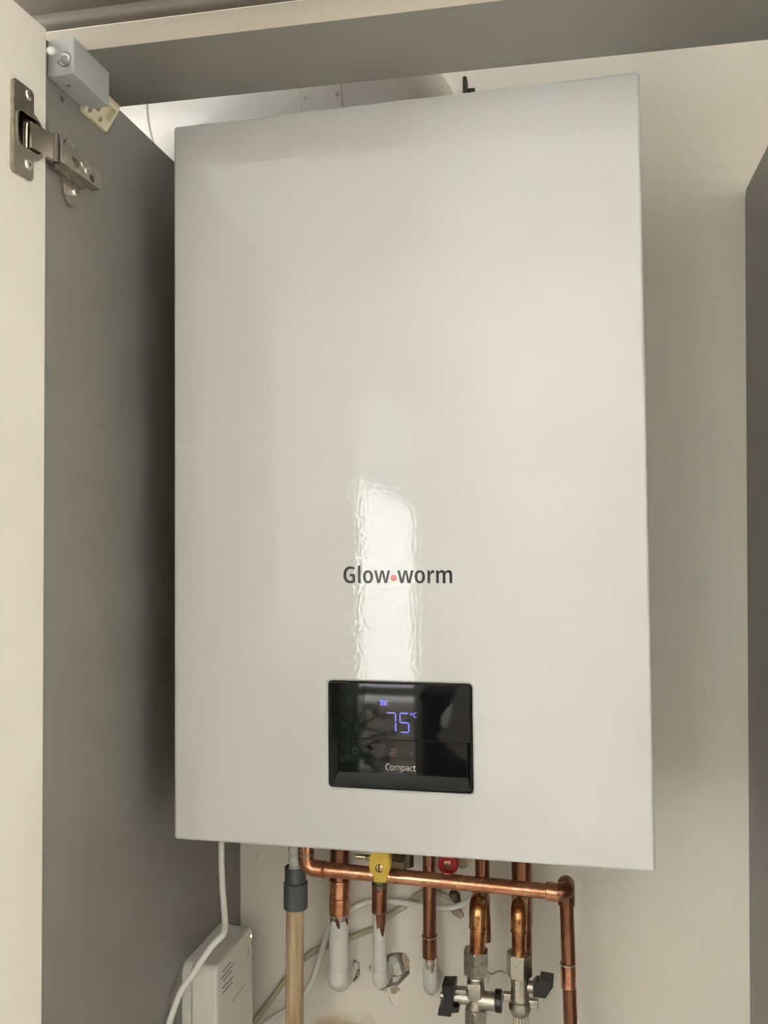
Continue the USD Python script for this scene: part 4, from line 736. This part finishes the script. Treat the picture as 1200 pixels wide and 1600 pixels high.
obj('spindle_flat', rbx(V(711, 1545)[0], V(730, 1545)[0], yv - 0.0055, yv + 0.004, V(720, 1549)[2], V(720, 1543)[2], 0.0005, 8), 'valve_nickel', va)
C0, C1 = V(757, 1561), V(775, 1563.5)
obj('cap_spindle', lathe([(0, 12 * mp_), (0.001, 13.4 * mp_), (C1[0] - xc_ - 0.001, 13.8 * mp_), (C1[0] - xc_, 13.8 * mp_)], (xc_, yv, zc_ - 0.001), C1 - np.array([xc_, yv, zc_]), 32), 'valve_nickel', va)
cc0, cc1 = V(773.5, 1563), V(785, 1564)
obj('cap', lathe([(0, 15 * mp_), (0.0006, 16.6 * mp_), (0.006, 16.8 * mp_), (0.0068, 15.6 * mp_)], cc0, cc1 - cc0, 12), 'black_satin', va, smooth=20, label='black ridged plastic cap')
wr = [(692.5, 1532.5), (712.5, 1532.5), (713, 1541), (710.5, 1550), (709.5, 1563), (710.5, 1566), (718.5, 1567), (718.5, 1574.5), (707.5, 1575), (706.5, 1581), (686, 1578.5), (687, 1569.5), (692, 1563), (695.5, 1556), (695, 1549), (693, 1542)]
wg = [tuple(V(a, b)[[0, 2]]) for a, b in wr]
obj('wing_handle', prism_m(wg, 1, yv - 0.0095, yv + 0.0095), 'black_satin', va, smooth=False, label='black plastic wing handle')
obj('handle_pin', cyl((V(688.2, 1554)[0], yv, V(690, 1555)[2]), (V(696, 1554)[0], yv, V(690, 1555)[2]), 5.6 * mp_, ch=0.0004), 'valve_nickel', va)

vb = thing('isolating_valve', 'nickel isolating valve with black lever at its right above a chrome hose', 'valve', V(812, 1605))
mq = px_size(V(812, 1540))
obj('compression_nut', hexnut(V(811.5, 1523), V(811.5, 1488), 20.0 * mq, 22, 0.0018), 'valve_nickel', vb, smooth=25)
prof = [(0, 12.6), (2, 13.2), (4, 14.4), (33, 14.4), (36, 15.6), (39, 15.6), (40, 14.0), (41, 14.0), (42, 16.2), (52, 17.6), (58, 16.0), (64, 12.6)]
b0, b1 = V(812.3, 1521), V(812.5, 1585)
obj('body', lathe([(h / 64 * np.linalg.norm(b1 - b0), r * mq) for h, r in prof], b0, b1 - b0, 40), 'valve_nickel', vb, smooth=30)
fa, fb = V(805, 1525), V(814.5, 1557)
obj('body_pad', rbx(fa[0], fb[0], yv - 15.1 * mq, yv - 0.002, fb[2], fa[2], 0.0007, 8), 'valve_nickel', vb, label='narrow flat on the valve body')
zl = V(822, 1541)[2]; xb = V(812, 1541)[0]
obj('lever_spindle', cyl((xb, yv, zl), (V(834, 1541)[0], yv, zl), 9.0 * mq, ch=0.0006), 'valve_nickel', vb)
lv = [(833, 1535.5), (838, 1530), (842.5, 1530.5), (845, 1523), (865, 1527), (864.5, 1536), (852.5, 1554), (833.5, 1551.5)]
lvz = [tuple(V(a, b)[[0, 2]]) for a, b in lv]
obj('lever', prism_m(lvz, 1, yv - 0.0075, yv + 0.0075), 'black_satin', vb, smooth=False, label='black plastic lever')
for sx, nm_ in ((1, 'lug'), (-1, 'lug')):
    if sx > 0: q0, q1 = V(823, 1560), V(841.5, 1575)
    else: q0, q1 = V(785.5, 1549.5), V(799, 1563)
    lg = rbx(q0[0], q1[0], yv - 0.0035, yv + 0.0035, q1[2], q0[2], 0.0012, 10)
    if sx > 0: lg -= bx(q0[0] - 0.01, q1[0] - 0.0017, yv - 0.01, yv - 0.0022, q1[2] + 0.0014, q0[2] - 0.0018)
    obj(nm_, lg, 'valve_nickel', vb)
h0 = V(813.5, 1580); h1 = np.array([h0[0], h0[1], BOT])
hs_ = []
for kx in range(12):
    a = 2 * math.pi * kx / 12; off = np.array([math.cos(a), math.sin(a), 0]) * 9.6 * mq; hs_.append(cyl(h0 + off, h1 + off, 2.6 * mq, n=10))
obj('braided_hose', cat(cyl(h0, h1, 9.6 * mq), *hs_), 'bright_steel', vb, smooth=40, label='ribbed chrome hose tail')

# cables
def cable(name, pts, w, look, label, n=14):
    c = curve(pts, 8); r = w / 2 * np.mean([px_size(q) for q in c]); return top(name, tube(c, r, n), look, smooth=60, label=label, cat='cable')
yc = 0.125
pts = [np.array([P(345.5, 1318, yc)[0], yc, BZ]), P(345.8, 1330, yc), P(346, 1350, 0.125), P(347.5, 1385, 0.122), P(350.5, 1425, 0.115), P(351.6, 1445, 0.108), P(349.5, 1458, 0.100), P(343.5, 1465.5, 0.096), P(331, 1478, 0.092), P(314, 1502, 0.088), P(299, 1525, 0.085), P(284, 1546, 0.08), P(274, 1569, 0.075), P(263, 1604, 0.07), P(256, 1640, 0.062), P(256, 1690, 0.05) , np.array([P(262, 1700, 0.03)[0], 0.03, BOT + 0.006]), np.array([P(262, 1700, 0.03)[0] + 0.04, -0.05, BOT + 0.0045])]
cable('power_cable', pts, 10.2, 'white_cable', 'white mains cable hanging from the boiler and looping over the white receiver box')
yk = 0.2606
pts = [P(392, 1604, yk), P(400, 1592, yk), P(421, 1565, yk), P(443, 1534, yk), P(461, 1511, yk), P(477, 1496, yk), P(496, 1483, yk), P(520, 1475, yk), P(546, 1466, yk), P(566, 1458, yk), P(584, 1450, yk), P(605, 1433, yk), P(633, 1415, yk), P(650, 1404, yk), P(662, 1396, yk), P(676, 1388, yk), P(690, 1386, yk)]
cable('cream_cable', pts, 9.0, 'cream_cable', 'yellowed cream cable slanting up the wall behind the pipes')
yk = 0.2515
pts = [P(400, 1612, yk), P(415, 1600, yk), P(442, 1581, yk), P(459, 1568, yk), P(476, 1551, yk), P(486, 1536, yk), P(493, 1518, yk), P(499, 1497, yk), P(505, 1478, yk), P(513, 1457, yk), P(529, 1434, yk), P(547, 1421.5, yk), P(568, 1411.5, yk), P(585, 1407.5, yk), P(605, 1407.5, yk), P(633, 1410.5, yk), P(659, 1415.5, yk), P(681, 1418, yk), P(705, 1418.5, yk), P(727, 1410.5, yk), P(742, 1398, yk), P(753, 1384, yk)]
cable('white_cable', pts, 9.0, 'white_cable', 'white cable rising behind the pipes and arching across them')
yk = 0.2606
pts = [P(640, 1414, yk), P(648, 1402, yk), P(660, 1394, yk), P(676, 1393, yk), P(690, 1397, yk), P(704, 1404, yk), P(716, 1410, yk)]
cable('looped_cable', pts, 7.5, 'cream_cable', 'short greyish loop of cable under the red valve knob')

# white receiver box on the left panel
gx0, gx1, gy0, gy1, gz1 = XL + 0.0003, -0.2075, 0.1079, 0.2122, -0.4755
rb_ = thing('receiver_box', 'white plastic heating receiver box with tiny green light, fixed low on the left panel', 'box', ((gx0 + gx1) / 2, (gy0 + gy1) / 2, gz1 - 0.12))
def rside(y0, y1, z0, z1, r):                                  # rounded outline in (y, z)
    return CrossSection([rrect(y0, y1, z0, z1, r)])
toX = lambda m, x: m.transform(np.array([[0, 0, 1, x], [1, 0, 0, 0], [0, 1, 0, 0]], float))
bk_ = Manifold.extrude(rside(gy0, gy1, gz1 - 0.12, gz1, 0.010), 0.0095)
obj('back_plate', toX(bk_, gx0), 'box_white', rb_, smooth=30)
cv = Manifold.batch_hull([Manifold.extrude(rside(gy0 + 0.0007 + i, gy1 - 0.0007 - i, gz1 - 0.12, gz1 - 0.0007 - i, 0.009), 0.0001).translate((0, 0, h)) for h, i in ((0, 0.0004), (gx1 - gx0 - 0.0105 - 0.0035, 0.0010), (gx1 - gx0 - 0.0105 - 0.0010, 0.0022), (gx1 - gx0 - 0.0105, 0.0045))])
obj('cover', toX(cv, gx0 + 0.0105), 'box_white', rb_, smooth=30)
FXR = gx1 + 0.0001
ld = on(392.3, 1462.5, 0, FXR)
obj('indicator_light', lathe([(0, 0.0014), (0.0005, 0.0012), (0.0009, 0.0006)], (FXR, min(ld[1], gy1 - 0.006), ld[2]), (1, 0, 0), 16), 'led_green', rb_, label='tiny yellow-green indicator light')
bars = []
rng = np.random.default_rng(7)
def rowtext(p0, p1, h, seed):
    q0, q1 = on(*p0, 0, FXR), on(*p1, 0, FXR); L = np.linalg.norm(q1 - q0); d = (q1 - q0) / L; s_ = 0; r_ = np.random.default_rng(seed)
    while s_ < L:
        w = r_.uniform(0.0020, 0.0062); e = min(s_ + w, L); c = q0 + d * (s_ + e) / 2
        bars.append(bx(FXR - 0.0002, FXR + 0.00015, c[1] - (e - s_) / 2, c[1] + (e - s_) / 2, c[2] - h / 2, c[2] + h / 2)); s_ = e + 0.0009
for i, (a, b) in enumerate((((348, 1519), (361, 1503)), ((345, 1530.5), (365, 1506)), ((349, 1533), (363, 1516)), ((347, 1545), (364, 1526)), ((348, 1552), (363, 1535)))): rowtext(a, b, 0.0013, i)
obj('printed_text', cat(*bars), 'print_grey', rb_, smooth=False, label='lines of tiny grey print')
q0, q1 = on(363, 1565, 0, FXR), on(382, 1538, 0, FXR)
obj('cover_line', bx(FXR - 0.0002, FXR + 0.0001, q0[1], q1[1], (q0[2] + q1[2]) / 2 - 0.0004, (q0[2] + q1[2]) / 2 + 0.0004), 'print_grey', rb_, smooth=False)
for px, py, hh in ((388, 1486, 0.0035), (393, 1474, 0.0025)):
    c = on(px, py, 0, FXR); obj('slot_mark', bx(FXR - 0.0002, FXR + 0.0001, min(c[1], gy1 - 0.006) - 0.0007, min(c[1], gy1 - 0.006) + 0.0007, c[2] - hh, c[2] + hh), 'print_grey', rb_, smooth=False)

struct('unseen_worktop_ledge', rbx(-0.9, 0.95, -0.42, WALL - 0.0005, BOT - 0.04, BOT - 0.0005, 0.003, 10), 'worktop')  # unseen pale ledge, carried forward to bounce light upwards

# ================================================================ the room behind the camera, seen only as reflections
rng = np.random.default_rng(11)
pl = thing('potted_plant', 'leafy green plant in a terracotta pot in front of the narrow window', 'plant', (-0.58, -1.93, -Z0))
obj('pot', lathe([(0, 0.10), (0.22, 0.14), (0.22, 0.15), (0.25, 0.15), (0.25, 0.13), (0.235, 0.128)], (-0.58, -1.93, -Z0), (0, 0, 1), 32), 'terracotta', pl)
stems, leaves = [], []
for i in range(26):
    a = rng.uniform(0, 6.28); sp = rng.uniform(0.02, 0.2); hgt_ = rng.uniform(0.45, 0.88)
    p0 = np.array([-0.58, -1.93, -Z0 + 0.22]); p1 = p0 + [math.cos(a) * sp * 0.5, math.sin(a) * sp * 0.4, hgt_ * 0.6]; p2 = p0 + [math.cos(a) * sp, math.sin(a) * sp * 0.6, hgt_]
    c = curve([p0, p1, p2], 5); stems.append(tube(c, 0.003, 6))
    for s_ in (4, 6, 7, 8, 9, 10):
        b_ = c[min(s_, len(c) - 1)]; an_ = rng.uniform(0, 6.28); l_ = rng.uniform(0.07, 0.14); d = np.array([math.cos(an_), math.sin(an_) * 0.6, rng.uniform(-0.5, 0.4)]); d /= np.linalg.norm(d)
        sd = np.cross(d, [0, 0, 1.0]); sd /= np.linalg.norm(sd); w_ = l_ * 0.17; nn = np.cross(sd, d)
        v = [b_, b_ + d * l_ * .4 + sd * w_, b_ + d * l_ * .4 - nn * l_ * .05, b_ + d * l_ * .4 - sd * w_, b_ + d * l_ - nn * 0.02 * 0 + [0, 0, -l_ * .25]]
        f = [(0, 1, 2), (0, 2, 3), (1, 4, 2), (2, 4, 3)]; vb_ = np.array(v) - nn * 0.0006
        leaves.append((np.array(v), f, vb_))
obj('stems', cat(*stems), 'leaf_green', pl)
for v, f, vb_ in leaves: obj('leaf', trimesh.Trimesh(np.vstack([v, vb_]), np.vstack([np.array(f), np.array(f)[:, ::-1] + 5, [(0, 5, 1), (1, 5, 6), (1, 6, 4), (4, 6, 9), (4, 9, 3), (3, 9, 8), (3, 8, 0), (0, 8, 5)]]), process=False), 'leaf_green', pl, smooth=False)

# unseen dark cupboards along the far wall, placed to darken the display reflection
def dark_cupboard(x0, x1, ztop, label):
    t_ = thing('unseen_sideboard', label, 'unseen_sideboard', ((x0 + x1) / 2, YF + 0.2, -Z0))
    obj('carcass', rbx(x0, x1, YF + 0.005, YF + 0.38, -Z0, ztop - 0.03, 0.003, 8), 'dark_wood', t_)
    obj('worktop', rbx(x0 - 0.004, x1 + 0.004, YF + 0.004, YF + 0.40, ztop - 0.03, ztop, 0.004, 8), 'dark_wood', t_)
    n_ = 2; w_ = (x1 - x0) / n_
    for i in range(n_):
        d_ = obj('door', rbx(x0 + i * w_ + 0.006, x0 + (i + 1) * w_ - 0.006, YF + 0.381, YF + 0.398, -Z0 + 0.06, ztop - 0.04, 0.003, 8), 'dark_wood', t_)
        hx_ = x0 + i * w_ + (w_ - 0.05 if i == 0 else 0.05); obj('handle', cyl((hx_, YF + 0.405, -1.05), (hx_, YF + 0.405, -0.90), 0.006), 'nickel', d_)
dark_cupboard(-1.44, -0.725, -0.55, 'unseen dark cupboard left of the narrow window, darkening the display reflection')
dark_cupboard(-0.345, 1.45, -0.55, 'unseen dark cupboard right of the narrow window, darkening the display reflection')

# white cloth reflected in the display, hung on an unseen wooden airer
AY, AZ = -1.72, -0.44
ai = thing('clothes_airer', 'unseen slim wooden clothes airer in front of the long dark cupboard', 'airer', (-0.0, AY, -Z0))
for x_ in (-0.13, 0.36):
    for s_ in (-1, 1): obj('leg', cyl((x_, AY + s_ * 0.20, -Z0), (x_, AY, AZ - 0.012), 0.011), 'worktop', ai)
obj('rail', cyl((-0.16, AY, AZ), (0.39, AY, AZ), 0.012), 'worktop', ai)
nu, nv = 40, 26; v = []
for i in range(nu + 1):
    for k in range(nv + 1):
        u_ = i / nu; w_ = (k / nv - 0.5) * 2; q_ = abs(w_); ln = q_ * (0.16 + 0.34 * u_ + 0.03 * math.sin(9 * u_))
        v.append((-0.13 + 0.44 * u_ - 0.10 * q_ * (1 - u_) + 0.015 * math.sin(6 * w_), AY + math.copysign(1, -w_ if w_ else 1) * (0.0145 * min(1, q_ * 14) + 0.05 * q_ + 0.02 * math.sin(16 * u_ + 2) * q_), AZ + 0.0145 - ln))
v = np.array(v); f = [(a, a + 1, a + nv + 2, a + nv + 1) for i in range(nu) for k in range(nv) for a in (i * (nv + 1) + k,)]
f = np.array(f); sheet = trimesh.Trimesh(v, np.vstack([f[:, [0, 1, 2]], f[:, [0, 2, 3]]]), process=False); nn = sheet.vertex_normals
sh2 = trimesh.Trimesh(np.vstack([v, v - nn * 0.0015]), np.vstack([sheet.faces, sheet.faces[:, ::-1] + len(v)]), process=False)
top('white_sheet', sh2, 'cloth_white', smooth=60, label='white cotton sheet hung over the wooden airer', cat='sheet')
# unseen swagged net, slanted to cut off the reflected bright strip
for name, y_, zl_, zr_, zt_, lb in (('unseen_net_valance', -2.44, 0.545, 0.385, 0.66, 'unseen short net curtain slanting across the top of the narrow window'),):
    v = []; nu, nv = 60, 8
    for i in range(nu + 1):
        for k in range(nv + 1):
            u_ = i / nu; xx = W1[0] - 0.03 + (W1[1] - W1[0] + 0.06) * u_; zbm = zl_ + (zr_ - zl_) * u_ + 0.015 * math.sin(14 * u_); v.append((xx, y_ + 0.012 * math.sin(40 * u_ + k * 0.3), zbm + (zt_ - zbm) * k / nv))
    v = np.array(v); f = np.array([(a, a + 1, a + nv + 2, a + nv + 1) for i in range(nu) for k in range(nv) for a in (i * (nv + 1) + k,)])
    top(name, trimesh.Trimesh(v, np.vstack([f[:, [0, 1, 2]], f[:, [0, 2, 3]]]), process=False), 'net_cloth', smooth=60, label=lb, cat='curtain')

# added tilted frame round the fill light; no opening behind it
rw = fresh('/World', 'added_trim_1')
fy, fz = np.array([0, 0.8944, -0.4472]), np.array([0, -0.4472, -0.8944]); rc_ = np.array([0.2, -2.0, 0.93])
fo = Manifold.cube((2.52, 0.42, 0.03), True) - Manifold.cube((2.42, 0.32, 0.1), True)
T = np.eye(4); T[:3, 0], T[:3, 1], T[:3, 2], T[:3, 3] = [1, 0, 0], fy, np.cross([1, 0, 0], fy), rc_
fm = tri(fo).copy(); fm.apply_transform(T); USED[('/World', 'added_trim_1')] = 0
struct('added_trim_1', fm, 'frame_white', smooth=False)

# outside: a low garden wall of bricks, unseen houses for the reflected strip, paving
gw = thing('garden_wall', 'low garden wall of weathered bricks outside the narrow window', 'wall', (-0.9, -4.0, -Z0 - 0.02))
obj('mortar_core', bx(-2.2, 0.6, -4.09, -4.005, -Z0 - 0.02, -0.94), 'mortar', gw, smooth=False)
for r_ in range(8):
    for c_ in range(12):
        x_ = -2.2 + c_ * 0.235 + (0.117 if r_ % 2 else 0); z_ = -1.54 + r_ * 0.075
        if x_ > 0.45: continue
        obj('brick', rbx(x_, x_ + 0.222, -4.10, -3.99 + 0.004 * ((r_ * 5 + c_ * 3) % 3), z_, z_ + 0.063, 0.004, 6), 'brick_clay', gw, smooth=False)
top('paving_slabs', bx(-9, 9, -12, YF - 0.13, -Z0 - 0.08, -Z0 - 0.03), 'paving', smooth=False, label='pale paving outside the room', cat='paving', kind='structure')
nh = thing('unseen_white_house', 'unseen white gable beyond the garden wall, placed to brighten the reflected strip', 'house', (-1, -8, -Z0 - 0.02))  # unseen gable, its bright face and slope shaped for the reflected strip
obj('wall', prism_m([(-6.4, -Z0 - 0.02), (-6.4, -0.40), (-3.2, 1.34), (0.6, -0.71), (0.6, -Z0 - 0.02)], 1, -8.6, -7.0), 'render_white', nh, smooth=False)
for sx_, (xa_, za_), (xb_, zb_) in ((0, (-6.65, -0.53), (-3.2, 1.345)), (1, (-3.2, 1.345), (0.8, -0.815))):
    obj('roof_slope', hull([(x_, y_, z_ + d_) for x_, z_ in ((xa_, za_), (xb_, zb_)) for y_ in (-8.8, -6.92) for d_ in (0.003, 0.11)]), 'roof_slate', nh, smooth=False)
fh = thing('unseen_grey_house', 'unseen grey house behind the white gable, dimming the top of the reflected strip', 'house', (-2, -11, -Z0 - 0.02))  # unseen backdrop giving the dimmer upper part of the reflected strip
obj('wall', bx(-9, 4, -12, -10.2, -Z0 - 0.02, 4.2), 'render_grey', fh, smooth=False)
obj('roof', hull([(-9.3, -10.0, 4.2), (4.3, -10.0, 4.2), (-9.3, -12.3, 4.2), (4.3, -12.3, 4.2), (-9.0, -11.1, 5.3), (4.0, -11.1, 5.3)]), 'roof_slate', fh, smooth=False)
